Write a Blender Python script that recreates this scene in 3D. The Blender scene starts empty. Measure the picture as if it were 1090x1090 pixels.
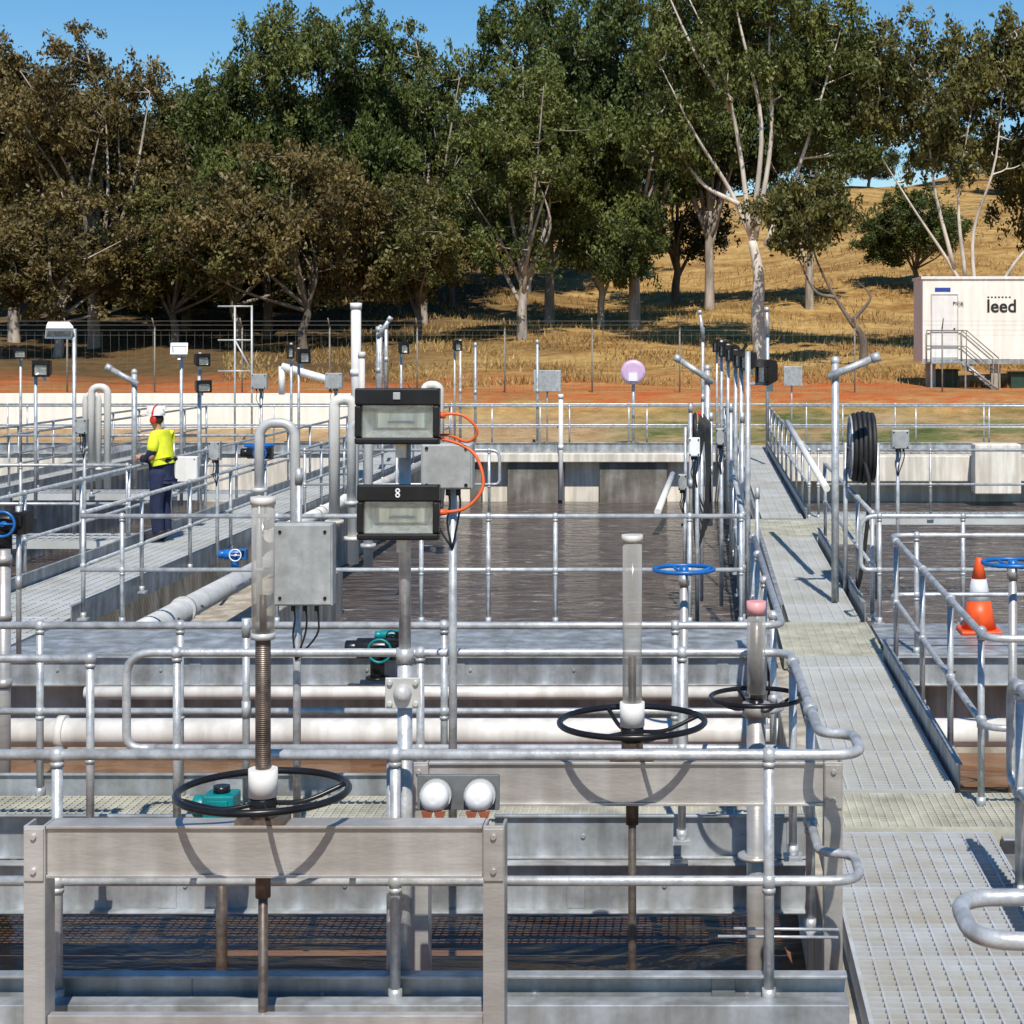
import bpy, math, random
import numpy as np
from mathutils import Vector, Matrix, Quaternion
random.seed(7)
S=bpy.context.scene
COL=S.collection
# measured camera: focal 1900 px on the 1090 px photo, optical axis at (745,355), eye 2.8 m above deck
F=1900.0; CX=745.0; CY=355.0; H=2.8
def mx(px,Y): return (px-CX)*Y/F
def mz(py,Y): return H-(py-CY)*Y/F

# ------------------------------------------------------------------ materials
MATS={}
def mat(name,col,rough=.5,metal=0.0,var=.15,scale=6.0,bump=0.0,bscale=40.0,col2=None,stretch=None,spec=.5,stain=0.0):
    if name in MATS: return MATS[name]
    m=bpy.data.materials.new(name); m.use_nodes=True; nt=m.node_tree; n=nt.nodes; L=nt.links
    b=n['Principled BSDF']; b.inputs['Roughness'].default_value=rough; b.inputs['Metallic'].default_value=metal
    b.inputs['Specular IOR Level'].default_value=spec
    tc=n.new('ShaderNodeTexCoord'); mp=n.new('ShaderNodeMapping'); L.new(tc.outputs['Object'],mp.inputs[0])
    if stretch: mp.inputs['Scale'].default_value=stretch
    nz=n.new('ShaderNodeTexNoise'); nz.inputs['Scale'].default_value=scale; nz.inputs['Detail'].default_value=4; nz.inputs['Roughness'].default_value=.65
    L.new(mp.outputs[0],nz.inputs['Vector'])
    cr=n.new('ShaderNodeValToRGB'); c2=col2 or tuple(c*(1-var) for c in col); c1=col if col2 else tuple(min(1,c*(1+var)) for c in col)
    cr.color_ramp.elements[0].position=.35; cr.color_ramp.elements[1].position=.65
    cr.color_ramp.elements[0].color=(*c2,1); cr.color_ramp.elements[1].color=(*c1,1)
    L.new(nz.outputs['Fac'],cr.inputs[0]); out=cr.outputs[0]
    if stain:
        m2=n.new('ShaderNodeMapping'); m2.inputs['Scale'].default_value=(5,5,.5); L.new(tc.outputs['Object'],m2.inputs[0])
        s2=n.new('ShaderNodeTexNoise'); s2.inputs['Scale'].default_value=1.2; s2.inputs['Detail'].default_value=5; L.new(m2.outputs[0],s2.inputs['Vector'])
        r2=n.new('ShaderNodeValToRGB'); r2.color_ramp.elements[0].position=.42; r2.color_ramp.elements[1].position=.62; r2.color_ramp.elements[0].color=(1-stain,1-stain*1.08,1-stain*1.2,1); r2.color_ramp.elements[1].color=(1,1,1,1)
        L.new(s2.outputs['Fac'],r2.inputs[0]); mm=n.new('ShaderNodeMix'); mm.data_type='RGBA'; mm.blend_type='MULTIPLY'; mm.inputs[0].default_value=1; L.new(out,mm.inputs[6]); L.new(r2.outputs[0],mm.inputs[7]); out=mm.outputs[2]
    L.new(out,b.inputs['Base Color'])
    if bump:
        n2=n.new('ShaderNodeTexNoise'); n2.inputs['Scale'].default_value=bscale; n2.inputs['Detail'].default_value=3
        L.new(mp.outputs[0],n2.inputs['Vector'])
        bp=n.new('ShaderNodeBump'); bp.inputs['Strength'].default_value=bump; bp.inputs['Distance'].default_value=.01
        L.new(n2.outputs['Fac'],bp.inputs['Height']); L.new(bp.outputs[0],b.inputs['Normal'])
    MATS[name]=m; return m
galv=mat('galvanised_steel',(.50,.51,.51),.43,.4,.26,11,.15,60)
galvd=mat('galvanised_plate',(.42,.45,.47),.45,.35,.27,4,.12,30,stain=.32)
fencem=mat('weathered_fence_wire',(.26,.24,.20),.7,.2,.2,4)
grat=mat('grating_steel',(.60,.62,.61),.55,.15,.2,1.3,col2=(.47,.47,.43))
gratn=mat('grating_stained',(.58,.615,.64),.5,.2,.2,1.6,col2=(.46,.44,.39),stretch=(1,2.5,1))
graty=mat('grating_weathered',(.50,.485,.39),.55,.1,.25,3)
stain=mat('stainless_dull',(.56,.54,.515),.38,.45,.12,3,.1,25,stretch=(1,1,4),stain=.22)
rust=mat('stained_stem',(.16,.125,.10),.42,.55,.4,14)
blk=mat('black_paint',(.012,.012,.014),.28,0,.3,10,spec=.3)
blkr=mat('black_rubber',(.02,.02,.02),.6,0,.3,10)
whitep=mat('white_paint',(.82,.80,.76),.5,0,.05,3,stain=.1)
wallw=mat('cream_painted_wall',(.90,.85,.75),.7,0,.04,1,stain=.1)
creamp=mat('cream_pipe',(.78,.755,.70),.4,0,.08,2,.05,20,stain=.22)
greyp=mat('pale_grey_pipe',(.55,.55,.53),.4,.2,.15,4)
conc=mat('concrete',(.48,.44,.37),.85,0,.22,1.6,.4,30,stain=.35)
concd=mat('concrete_dark',(.22,.205,.18),.85,0,.3,2,.4,30,stain=.35)
concw=mat('concrete_pale',(.80,.75,.65),.8,0,.1,.8,.2,20,stain=.28)
blue=mat('blue_paint',(.01,.13,.42),.35,0,.15,10)
teal=mat('teal_paint',(.0,.19,.20),.4,0,.2,10)
red=mat('red_paint',(.55,.035,.02),.4,0,.15,10)
orange=mat('orange_plastic',(.85,.10,.015),.45,0,.12,8,stain=.15)
ocable=mat('orange_cable',(.75,.13,.035),.45,0,.1,10)
brownf=mat('brown_plastic',(.30,.09,.04),.5,0,.2,10)
lav=mat('lavender_plastic',(.62,.42,.60),.4,0,.08,8)
salmon=mat('salmon_cap',(.72,.33,.33),.45,0,.1,8)
boxg=mat('grey_enclosure',(.44,.46,.46),.5,.2,.16,10,.1,50,stain=.2)
yel=mat('hivis_yellow',(.75,.78,.03),.8,0,.08,12,.3,40)
navy=mat('navy_cloth',(.014,.022,.06),.9,0,.3,12,.3,40)
skin=mat('skin_tone',(.50,.27,.18),.6,0,.08,10)
boot=mat('boot_leather',(.03,.022,.018),.6,0,.2,10)
refl=mat('reflective_band',(.75,.75,.75),.4,.2,.05,10)
txt=mat('black_lettering',(.015,.015,.015),.5)
blulog=mat('blue_lettering',(.02,.06,.30),.5)
green=mat('green_bin',(.015,.05,.03),.5)
lens=mat('lamp_reflector',(.80,.80,.76),.22,.6,.25,22,.4,60,stretch=(1,1,.15))
whead=mat('white_lamp',(.8,.8,.8),.35,0,.05)
def clear_mat(name,f0,f1,tint):
    m=bpy.data.materials.new(name); m.use_nodes=True; nt=m.node_tree; n=nt.nodes; L=nt.links
    b=n['Principled BSDF']; b.inputs['Base Color'].default_value=(.62,.60,.56,1); b.inputs['Roughness'].default_value=.12
    t=n.new('ShaderNodeBsdfTransparent'); t.inputs[0].default_value=tint
    fr=n.new('ShaderNodeLayerWeight'); fr.inputs[0].default_value=.45
    mr=n.new('ShaderNodeMapRange'); mr.inputs[3].default_value=f0; mr.inputs[4].default_value=f1
    L.new(fr.outputs['Facing'],mr.inputs[0])
    mx_=n.new('ShaderNodeMixShader'); L.new(mr.outputs[0],mx_.inputs[0]); L.new(t.outputs[0],mx_.inputs[1]); L.new(b.outputs[0],mx_.inputs[2])
    L.new(mx_.outputs[0],n['Material Output'].inputs[0]); return m
clear=clear_mat('clear_tube',.22,.85,(.9,.9,.88,1)); glassm=clear_mat('lamp_glass',.08,.5,(.95,.97,.97,1))
def water_mat(name,c1,c2,rough,bs,strength,spec,foam_glint,cs=.9,st=(.45,1,1),fp=.8,dist=.06):
    m=bpy.data.materials.new(name); m.use_nodes=True; nt=m.node_tree; n=nt.nodes; L=nt.links
    b=n['Principled BSDF']; b.inputs['Roughness'].default_value=rough; b.inputs['IOR'].default_value=1.33; b.inputs['Specular IOR Level'].default_value=spec
    tc=n.new('ShaderNodeTexCoord'); mp=n.new('ShaderNodeMapping'); mp.inputs['Scale'].default_value=st; L.new(tc.outputs['Object'],mp.inputs[0])
    nz=n.new('ShaderNodeTexNoise'); nz.inputs['Scale'].default_value=bs; nz.inputs['Detail'].default_value=4; nz.inputs['Distortion'].default_value=.8; L.new(mp.outputs[0],nz.inputs['Vector'])
    n3=n.new('ShaderNodeTexNoise'); n3.inputs['Scale'].default_value=cs; n3.inputs['Detail'].default_value=8; n3.inputs['Roughness'].default_value=.7; n3.inputs['Distortion'].default_value=1.5; L.new(mp.outputs[0],n3.inputs['Vector'])
    cr=n.new('ShaderNodeValToRGB'); cr.color_ramp.elements[0].color=(*c1,1); cr.color_ramp.elements[1].color=(*c2,1)
    cr.color_ramp.elements[0].position=.38; cr.color_ramp.elements[1].position=.60
    e=cr.color_ramp.elements.new(fp); e.color=(*foam_glint,1)  # pale ramp stop: froth plus ripple glints painted into the base colour
    L.new(n3.outputs['Fac'],cr.inputs[0]); L.new(cr.outputs[0],b.inputs['Base Color'])
    bp=n.new('ShaderNodeBump'); bp.inputs['Strength'].default_value=strength; bp.inputs['Distance'].default_value=dist
    L.new(nz.outputs['Fac'],bp.inputs['Height']); L.new(bp.outputs[0],b.inputs['Normal']); return m
waterA=water_mat('brown_water',(.13,.062,.032),(.23,.125,.07),.14,1.6,.7,.13,(.40,.28,.20),1.1,(.4,1,1),.80,.10)
waterB=water_mat('aerated_water',(.060,.047,.039),(.15,.122,.108),.12,3.2,1.0,.42,(.55,.51,.48),2.8,(.4,1,1),.67,.13)

# ------------------------------------------------------------------ mesh builder
class MB:
    def __init__(s): s.v=[]; s.f=[]; s.sm=[]
    def add(s,vs,fs,sm=False):
        o=len(s.v); s.v.extend([tuple(v) for v in vs]); s.f.extend([tuple(i+o for i in f) for f in fs]); s.sm.extend([sm]*len(fs)); return s
    def box(s,x0,x1,y0,y1,z0,z1):
        return s.add([(x0,y0,z0),(x1,y0,z0),(x1,y1,z0),(x0,y1,z0),(x0,y0,z1),(x1,y0,z1),(x1,y1,z1),(x0,y1,z1)],
          [(0,3,2,1),(4,5,6,7),(0,1,5,4),(1,2,6,5),(2,3,7,6),(3,0,4,7)])
    def cbox(s,c,d): return s.box(c[0]-d[0]/2,c[0]+d[0]/2,c[1]-d[1]/2,c[1]+d[1]/2,c[2]-d[2]/2,c[2]+d[2]/2)
    def sweep(s,pts,r,seg=10,cap=True,closed=False):
        P=[Vector(p) for p in pts]; Q=[P[0]]
        for p in P[1:]:
            if (p-Q[-1]).length>1e-5: Q.append(p)
        P=Q; n=len(P)
        R=r if isinstance(r,(list,tuple)) else [r]*n
        if len(R)!=n: R=[R[0]+(R[-1]-R[0])*i/(n-1) for i in range(n)]
        T=[]
        for i in range(n):
            if closed: t=P[(i+1)%n]-P[i-1]
            else:
                a=P[max(i-1,0)]; c=P[min(i+1,n-1)]; t=c-a
                if 0<i<n-1: t=(P[i]-a).normalized()+(c-P[i]).normalized()
            if t.length<1e-7: t=Vector((0,0,1))
            T.append(t.normalized())
        u=T[0].orthogonal().normalized(); vs=[]; fs=[]
        for i in range(n):
            if i: 
                q=T[i-1].rotation_difference(T[i]); u=q@u; u=(u-T[i]*u.dot(T[i])).normalized()
            w=T[i].cross(u)
            for k in range(seg):
                a=2*math.pi*k/seg; vs.append(P[i]+(u*math.cos(a)+w*math.sin(a))*R[i])
        m=n if closed else n-1
        for i in range(m):
            j=(i+1)%n
            for k in range(seg):
                l=(k+1)%seg; fs.append((i*seg+k,i*seg+l,j*seg+l,j*seg+k))
        s.add(vs,fs,True)
        if cap and not closed:
            o=len(s.v)-n*seg
            s.f.append(tuple(o+k for k in reversed(range(seg)))); s.sm.append(False)
            s.f.append(tuple(o+(n-1)*seg+k for k in range(seg))); s.sm.append(False)
        return s
    def cyl(s,a,b,r,seg=12): return s.sweep([a,b],r,seg)
    def tube(s,pts,r,fil=.1,seg=10,n=6): return s.sweep(fillet(pts,fil,n),r,seg)
    def sph(s,c,r,seg=10,rings=6,sc=(1,1,1)):
        vs=[(c[0],c[1],c[2]-r*sc[2])]; fs=[]
        for i in range(1,rings):
            t=math.pi*i/rings
            for k in range(seg):
                a=2*math.pi*k/seg; vs.append((c[0]+r*sc[0]*math.sin(t)*math.cos(a),c[1]+r*sc[1]*math.sin(t)*math.sin(a),c[2]-r*sc[2]*math.cos(t)))
        vs.append((c[0],c[1],c[2]+r*sc[2])); L=len(vs)-1
        for k in range(seg):
            l=(k+1)%seg; fs.append((0,1+l,1+k)); fs.append((L,1+(rings-2)*seg+k,1+(rings-2)*seg+l))
            for i in range(rings-2): fs.append((1+i*seg+k,1+i*seg+l,1+(i+1)*seg+l,1+(i+1)*seg+k))
        return s.add(vs,fs,True)
    def torus(s,c,R,r,axis='z',n=40,seg=8,arc=None):
        pts=[]
        for i in range(n):
            a=2*math.pi*i/n; ca,sa=R*math.cos(a),R*math.sin(a)
            pts.append({'z':(c[0]+ca,c[1]+sa,c[2]),'x':(c[0],c[1]+ca,c[2]+sa),'y':(c[0]+ca,c[1],c[2]+sa)}[axis])
        return s.sweep(pts,r,seg,closed=True)
    def rot(s,M,start=0,pivot=(0,0,0)):
        p=Vector(pivot)
        for i in range(start,len(s.v)): s.v[i]=tuple(M@(Vector(s.v[i])-p)+p)
        return s
    def obj(s,name,m,origin=(0,0,0),bevel=0):
        me=bpy.data.meshes.new(name); o=Vector(origin)
        me.from_pydata([tuple(Vector(v)-o) for v in s.v],[],s.f); me.polygons.foreach_set('use_smooth',s.sm); me.materials.append(m); me.update()
        ob=bpy.data.objects.new(name,me); COL.objects.link(ob)
        if bevel:
            b=ob.modifiers.new('Bevel','BEVEL'); b.width=bevel; b.segments=2; b.limit_method='ANGLE'
        return ob
def fillet(pts,rad,n=6):
    P=[Vector(p) for p in pts]; out=[P[0]]
    for i in range(1,len(P)-1):
        a=P[i-1]-P[i]; b=P[i+1]-P[i]; t=min(rad,a.length*.49,b.length*.49); p0=P[i]+a.normalized()*t; p1=P[i]+b.normalized()*t
        for k in range(n+1):
            u=k/n; out.append(p0*(1-u)**2+P[i]*2*u*(1-u)+p1*u*u)
    out.append(P[-1]); return out
def curve(pts,n=8):
    P=[Vector(p) for p in pts]; P=[P[0]*2-P[1]]+P+[P[-1]*2-P[-2]]; out=[]
    for i in range(1,len(P)-2):
        for k in range(n):
            t=k/n; out.append(.5*((2*P[i])+(-P[i-1]+P[i+1])*t+(2*P[i-1]-5*P[i]+4*P[i+1]-P[i+2])*t*t+(-P[i-1]+3*P[i]-3*P[i+1]+P[i+2])*t**3))
    out.append(P[-2]); return out
def thing(name,label,cat,origin,parts,group=None,kind=None):
    """parts: (name, MB, mat[, bevel[, subparts]])"""
    if len(parts)==1 and len(parts[0])<5:
        p=parts[0]; ob=p[1].obj(name,p[2],origin,p[3] if len(p)>3 else 0); ob.location=origin; top=ob
    else:
        top=bpy.data.objects.new(name,None); top.empty_display_size=.1; COL.objects.link(top); top.location=origin
        for p in parts:
            c=p[1].obj(p[0],p[2],origin,p[3] if len(p)>3 else 0); c.parent=top
            if len(p)>4:
                for q in p[4]:
                    d=q[1].obj(q[0],q[2],origin,q[3] if len(q)>3 else 0); d.parent=c
    top['label']=label; top['category']=cat
    if group: top['group']=group
    if kind: top['kind']=kind
    return top
def structure(name,mb,m,label,bevel=0,kind='structure'):
    ob=mb.obj(name,m,(0,0,0),bevel); ob['kind']=kind; ob['label']=label; ob['category']=name.replace('_',' '); return ob

# ------------------------------------------------------------------ terrain
def sm(a,b,t):
    t=max(0,min(1,(t-a)/(b-a))); return t*t*(3-2*t)
def th(x,y):
    if y<45.2: return -3.5
    z=-.1+1.15*sm(45.2,53,y)+.9*sm(55,76,y)
    top=13.6+3.5*sm(-5,30,x)-4*sm(5,-50,x)
    z+=(top)*sm(60,185,y)*(1+.08*math.sin(x*.13+y*.05))
    z+=.12*math.sin(x*.7+y*.4)*sm(53,60,y)+.4*math.sin(x*.21-y*.13)*sm(65,90,y)
    z-=8*sm(190,400,y)
    return z
ys=[-80,45.1,45.3]+[45.3+i*.7 for i in range(1,60)]+[87+i*3 for i in range(1,40)]+[220,260,320,420,700]
xs=[-400,-200,-120]+[-80+i*1.6 for i in range(0,101)]+[120,200,400]
me=MB(); vs=[(x,y,th(x,y)) for y in ys for x in xs]; nx=len(xs)
fs=[(j*nx+i,j*nx+i+1,(j+1)*nx+i+1,(j+1)*nx+i) for j in range(len(ys)-1) for i in range(nx-1)]
me.add(vs,fs,True)
def ground_mat():
    m=bpy.data.materials.new('dry_grass_ground'); m.use_nodes=True; nt=m.node_tree; n=nt.nodes; L=nt.links
    b=n['Principled BSDF']; b.inputs['Roughness'].default_value=.95; b.inputs['Specular IOR Level'].default_value=.1
    tc=n.new('ShaderNodeTexCoord'); sp=n.new('ShaderNodeSeparateXYZ'); L.new(tc.outputs['Object'],sp.inputs[0])
    def noise(sc,st=(1,1,1),d=5):
        mp=n.new('ShaderNodeMapping'); mp.inputs['Scale'].default_value=st; L.new(tc.outputs['Object'],mp.inputs[0])
        z=n.new('ShaderNodeTexNoise'); z.inputs['Scale'].default_value=sc; z.inputs['Detail'].default_value=d; z.inputs['Roughness'].default_value=.7; L.new(mp.outputs[0],z.inputs['Vector']); return z.outputs['Fac']
    def ramp(f,p0,p1,c0,c1):
        r=n.new('ShaderNodeValToRGB'); r.color_ramp.elements[0].position=p0; r.color_ramp.elements[1].position=p1; r.color_ramp.elements[0].color=(*c0,1); r.color_ramp.elements[1].color=(*c1,1); L.new(f,r.inputs[0]); return r.outputs[0]
    def mix(f,a,bb):
        x=n.new('ShaderNodeMix'); x.data_type='RGBA'; L.new(f,x.inputs[0]); L.new(a,x.inputs[6]); L.new(bb,x.inputs[7]); return x.outputs[2]
    def mul(a,c):
        k=n.new('ShaderNodeMath'); k.operation='MULTIPLY'; L.new(a,k.inputs[0]); L.new(c,k.inputs[1]); return k.outputs[0]
    def band(y0,y1,y2,y3,nz):
        a=n.new('ShaderNodeMath'); a.operation='MULTIPLY_ADD'; L.new(nz,a.inputs[0]); a.inputs[1].default_value=6; L.new(sp.outputs[1],a.inputs[2])
        r=n.new('ShaderNodeMapRange'); r.inputs[1].default_value=y0+3; r.inputs[2].default_value=y1+3; L.new(a.outputs[0],r.inputs[0])
        q=n.new('ShaderNodeMapRange'); q.inputs[1].default_value=y2+3; q.inputs[2].default_value=y3+3; q.inputs[3].default_value=1; q.inputs[4].default_value=0; L.new(a.outputs[0],q.inputs[0])
        return mul(r.outputs[0],q.outputs[0])
    def xmask(nz,amp,a0,a1,v0,v1):
        a=n.new('ShaderNodeMath'); a.operation='MULTIPLY_ADD'; L.new(nz,a.inputs[0]); a.inputs[1].default_value=amp; L.new(sp.outputs[0],a.inputs[2])
        r=n.new('ShaderNodeMapRange'); r.inputs[1].default_value=a0+amp/2; r.inputs[2].default_value=a1+amp/2; r.inputs[3].default_value=v0; r.inputs[4].default_value=v1; L.new(a.outputs[0],r.inputs[0]); return r.outputs[0]
    gold=ramp(noise(.22,(1,2.5,1)),.36,.58,(.32,.17,.055),(.56,.37,.135))
    fine=ramp(noise(2.2,(1,.6,1)),.3,.7,(.60,.56,.52),(1.12,1.12,1.12))
    mm=n.new('ShaderNodeMix'); mm.data_type='RGBA'; mm.blend_type='MULTIPLY'; mm.inputs[0].default_value=1; L.new(gold,mm.inputs[6]); L.new(fine,mm.inputs[7]); c=mm.outputs[2]
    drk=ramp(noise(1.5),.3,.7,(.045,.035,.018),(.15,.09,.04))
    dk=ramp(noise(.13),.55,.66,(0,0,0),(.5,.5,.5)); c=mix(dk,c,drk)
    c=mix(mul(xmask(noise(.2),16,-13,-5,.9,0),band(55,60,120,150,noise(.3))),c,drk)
    redc=ramp(noise(1.0),.40,.66,(.50,.105,.028),(.42,.21,.08)); patch=ramp(noise(.35,(1,2,1)),.44,.60,(1,1,1),(.35,.35,.35)); c=mix(mul(band(50,51.5,59,64,noise(.4)),patch),c,redc)
    tan=ramp(noise(1.3),.35,.6,(.32,.19,.09),(.46,.33,.18)); grn=ramp(noise(1.0),.35,.6,(.07,.10,.028),(.20,.19,.075))
    gp=ramp(noise(.3,(1,2,1)),.42,.55,(.1,.1,.1),(1,1,1))
    gr=mix(mul(xmask(noise(.6),5,-3.0,-1,0,1),gp),tan,grn); c=mix(band(44,44.5,48.5,50.5,noise(.5)),c,gr)
    L.new(c,b.inputs['Base Color'])
    bp=n.new('ShaderNodeBump'); bp.inputs['Strength'].default_value=.8; bp.inputs['Distance'].default_value=.25; L.new(noise(2.2),bp.inputs['Height']); L.new(bp.outputs[0],b.inputs['Normal'])
    return m
structure('ground',me,ground_mat(),'dry golden grass hillside rising behind treatment tanks')
rng=np.random.default_rng(3)
def grass(nb,y0,y1,x0f,x1f,hmin,hmax):
    Y=y0+(y1-y0)*rng.random(nb)**1.1; X=x0f*Y/60+(x1f-x0f)*Y/60*rng.random(nb)
    keep=(np.sin(X*1.1+Y*.7)+np.sin(X*.37-Y*.9)+rng.normal(0,.7,nb))>0; X=X[keep]; Y=Y[keep]; nb=len(X)
    Z=np.array([th(float(a),float(b)) for a,b in zip(X,Y)])
    h=hmin+(hmax-hmin)*rng.random(nb); a=rng.random(nb)*6.28; w=.02+.03*rng.random(nb)
    dx=np.cos(a)*w; dy=np.sin(a)*w; lx=rng.normal(0,.1,nb); ly=rng.normal(0,.1,nb)
    V=np.empty((nb,3,3)); V[:,0]=np.c_[X-dx,Y-dy,Z-.03]; V[:,1]=np.c_[X+dx,Y+dy,Z-.03]; V[:,2]=np.c_[X+lx,Y+ly,Z+h]; return V.reshape(-1,3)
def tri_mesh(name,V,k,m):
    me=bpy.data.meshes.new(name); nf=len(V)//k; me.vertices.add(len(V)); me.vertices.foreach_set('co',V.ravel().astype(np.float32))
    me.loops.add(nf*k); me.loops.foreach_set('vertex_index',np.arange(nf*k,dtype=np.int32))
    me.polygons.add(nf); me.polygons.foreach_set('loop_start',np.arange(0,nf*k,k,dtype=np.int32)); me.polygons.foreach_set('loop_total',np.full(nf,k,dtype=np.int32))
    me.materials.append(m); me.update(calc_edges=True); return me
def leafmat(name,ca,cb,cc,tr=.22,sc=.45):
    m=bpy.data.materials.new(name); m.use_nodes=True; nt=m.node_tree; n=nt.nodes; L=nt.links
    b=n['Principled BSDF']; b.inputs['Roughness'].default_value=.5; b.inputs['Specular IOR Level'].default_value=.3
    tc=n.new('ShaderNodeTexCoord'); nz=n.new('ShaderNodeTexNoise'); nz.inputs['Scale'].default_value=sc; nz.inputs['Detail'].default_value=2; L.new(tc.outputs['Object'],nz.inputs['Vector'])
    g=n.new('ShaderNodeNewGeometry'); ad=n.new('ShaderNodeMath'); ad.operation='MULTIPLY_ADD'; L.new(g.outputs['Random Per Island'],ad.inputs[0]); ad.inputs[1].default_value=.22; L.new(nz.outputs['Fac'],ad.inputs[2])
    cr=n.new('ShaderNodeValToRGB'); e=cr.color_ramp.elements; e[0].position=.42; e[0].color=(*ca,1); e[1].position=.82; e[1].color=(*cc,1); k=e.new(.60); k.color=(*cb,1)
    L.new(ad.outputs[0],cr.inputs[0]); L.new(cr.outputs[0],b.inputs['Base Color'])
    if tr:
        t=n.new('ShaderNodeBsdfTranslucent'); L.new(cr.outputs[0],t.inputs[0]); ms=n.new('ShaderNodeMixShader'); ms.inputs[0].default_value=tr
        L.new(b.outputs[0],ms.inputs[1]); L.new(t.outputs[0],ms.inputs[2]); L.new(ms.outputs[0],n['Material Output'].inputs[0])
    return m
gm=leafmat('dry_grass_blades',(.30,.17,.06),(.48,.31,.11),(.58,.41,.16),.35,.2)
V=np.concatenate([grass(30000,58,75,-16,20,.06,.26),grass(34000,75,115,-12,20,.1,.34)])
o=bpy.data.objects.new('dry_grass',tri_mesh('dry_grass',V,3,gm)); COL.objects.link(o); o['kind']='stuff'; o['label']='tufts of tall dry golden grass on hillside'; o['category']='grass'

# ------------------------------------------------------------------ trees
bark=mat('grey_bark',(.36,.31,.26),.9,0,.4,3,.6,12,stretch=(1,1,.3))
barkp=mat('pale_gum_bark',(.60,.54,.47),.8,0,.3,1.6,.4,12,stretch=(1,1,.3))
barkd=mat('dark_bark',(.15,.12,.09),.9,0,.35,3,.6,12,stretch=(1,1,.3))
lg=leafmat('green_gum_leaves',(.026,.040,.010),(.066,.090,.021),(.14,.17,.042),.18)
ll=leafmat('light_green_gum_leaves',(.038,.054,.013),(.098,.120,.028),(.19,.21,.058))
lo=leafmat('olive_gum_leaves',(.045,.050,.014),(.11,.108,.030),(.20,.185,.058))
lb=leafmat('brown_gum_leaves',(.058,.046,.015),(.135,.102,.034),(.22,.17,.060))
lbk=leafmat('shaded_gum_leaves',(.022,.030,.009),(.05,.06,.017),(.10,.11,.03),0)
def tree_data(seed,height,ells,fork,trunk_r,nclump,nleaf,limbs=None,lean=(0,0),crad=(.5,1.15),leaf=.19,zmin=None,limbr=.5):
    r=random.Random(seed); g=np.random.default_rng(seed); w=MB(); nodes=[]
    top=Vector((lean[0],lean[1],fork)); tp=curve([(0,0,-.4),(lean[0]*.25+r.uniform(-.15,.15),0,fork*.35),(lean[0]*.6+r.uniform(-.2,.2),lean[1]*.6,fork*.7),tuple(top)],5)
    w.sweep(tp,[trunk_r*(1.15-.5*i/(len(tp)-1)) for i in range(len(tp))],9)
    tot=sum(e[3]*e[5] for e in ells)
    def samp(bias):
        u=r.random()*tot; 
        for e in ells:
            u-=e[3]*e[5]
            if u<=0: break
        d=Vector((r.gauss(0,1),r.gauss(0,1),r.gauss(0,1))).normalized()*(r.random()**bias)
        return Vector((e[0]+d.x*e[3],e[1]+d.y*e[4],e[2]+d.z*e[5]))
    if limbs is None:
        limbs=[]
        for i in range(r.randint(8,11)):
            t=samp(.5); st=tp[int(len(tp)*r.uniform(.45,.99))]; mid=(st+t)/2+Vector((r.uniform(-.6,.6),r.uniform(-.9,.3),r.uniform(-.2,.7)))
            limbs.append([tuple(st),tuple(mid),tuple(t)])
        limbs.append([tuple(top),(top.x*.6+r.uniform(-.6,.6),top.y,(top.z+height)/2),(lean[0]+r.uniform(-.5,.5),0,height*.93)])
    for L_ in limbs:
        p=curve(L_,5); r0=trunk_r*limbr; w.sweep(p,[r0*(1-.85*i/(len(p)-1)) for i in range(len(p))],7); nodes+=p[2:]
    C=[]
    for i in range(nclump):
        c=samp(.42)
        if zmin and c.z<zmin: c.z=zmin+r.random()
        C.append(c); nd=min(nodes,key=lambda q:(q-c).length_squared+ (4 if q.z>c.z else 0))
        mid=(nd+c)/2+Vector((r.uniform(-.3,.3),r.uniform(-.3,.3),-.1)); pp=curve([tuple(nd),tuple(mid),tuple(c)],3); w.sweep(pp,[.035,.012],5,cap=False)
        if r.random()<.35: nodes.append(mid)
    parts=[]
    for c in C:
        rc=r.uniform(*crad); n=int(nleaf*(rc/1.0)**1.5)
        k=11; sub=g.normal(0,.52,(k,3))*rc*np.array([1.05,1,.8]); wgt=g.random(k)**1.4+.1; idx=g.choice(k,n,p=wgt/wgt.sum())
        d=g.normal(0,1,(n,3)); d/=np.linalg.norm(d,axis=1)[:,None]; d*=(g.random(n)**.6)[:,None]*rc*.36
        d[:,2]*=1.25; d[:,2]-=.32*rc*(d[:,0]**2+d[:,1]**2)/(rc*.36)**2
        p=np.array(c)+sub[idx]+d+g.normal(0,.07,(n,3))
        a=g.normal(0,.8,(n,3))+np.array([0,0,-1.1]); a/=np.linalg.norm(a,axis=1)[:,None]
        b=np.cross(a,g.normal(0,1,(n,3))); b/=np.linalg.norm(b,axis=1)[:,None]
        l=leaf*(.6+.9*g.random(n))[:,None]; wd=l*.23
        q=np.empty((n,4,3)); q[:,0]=p-a*l*.5; q[:,1]=p+b*wd; q[:,2]=p+a*l*.5; q[:,3]=p-b*wd; parts.append(q.reshape(-1,3))
    return w,np.concatenate(parts)
TD={}
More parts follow.
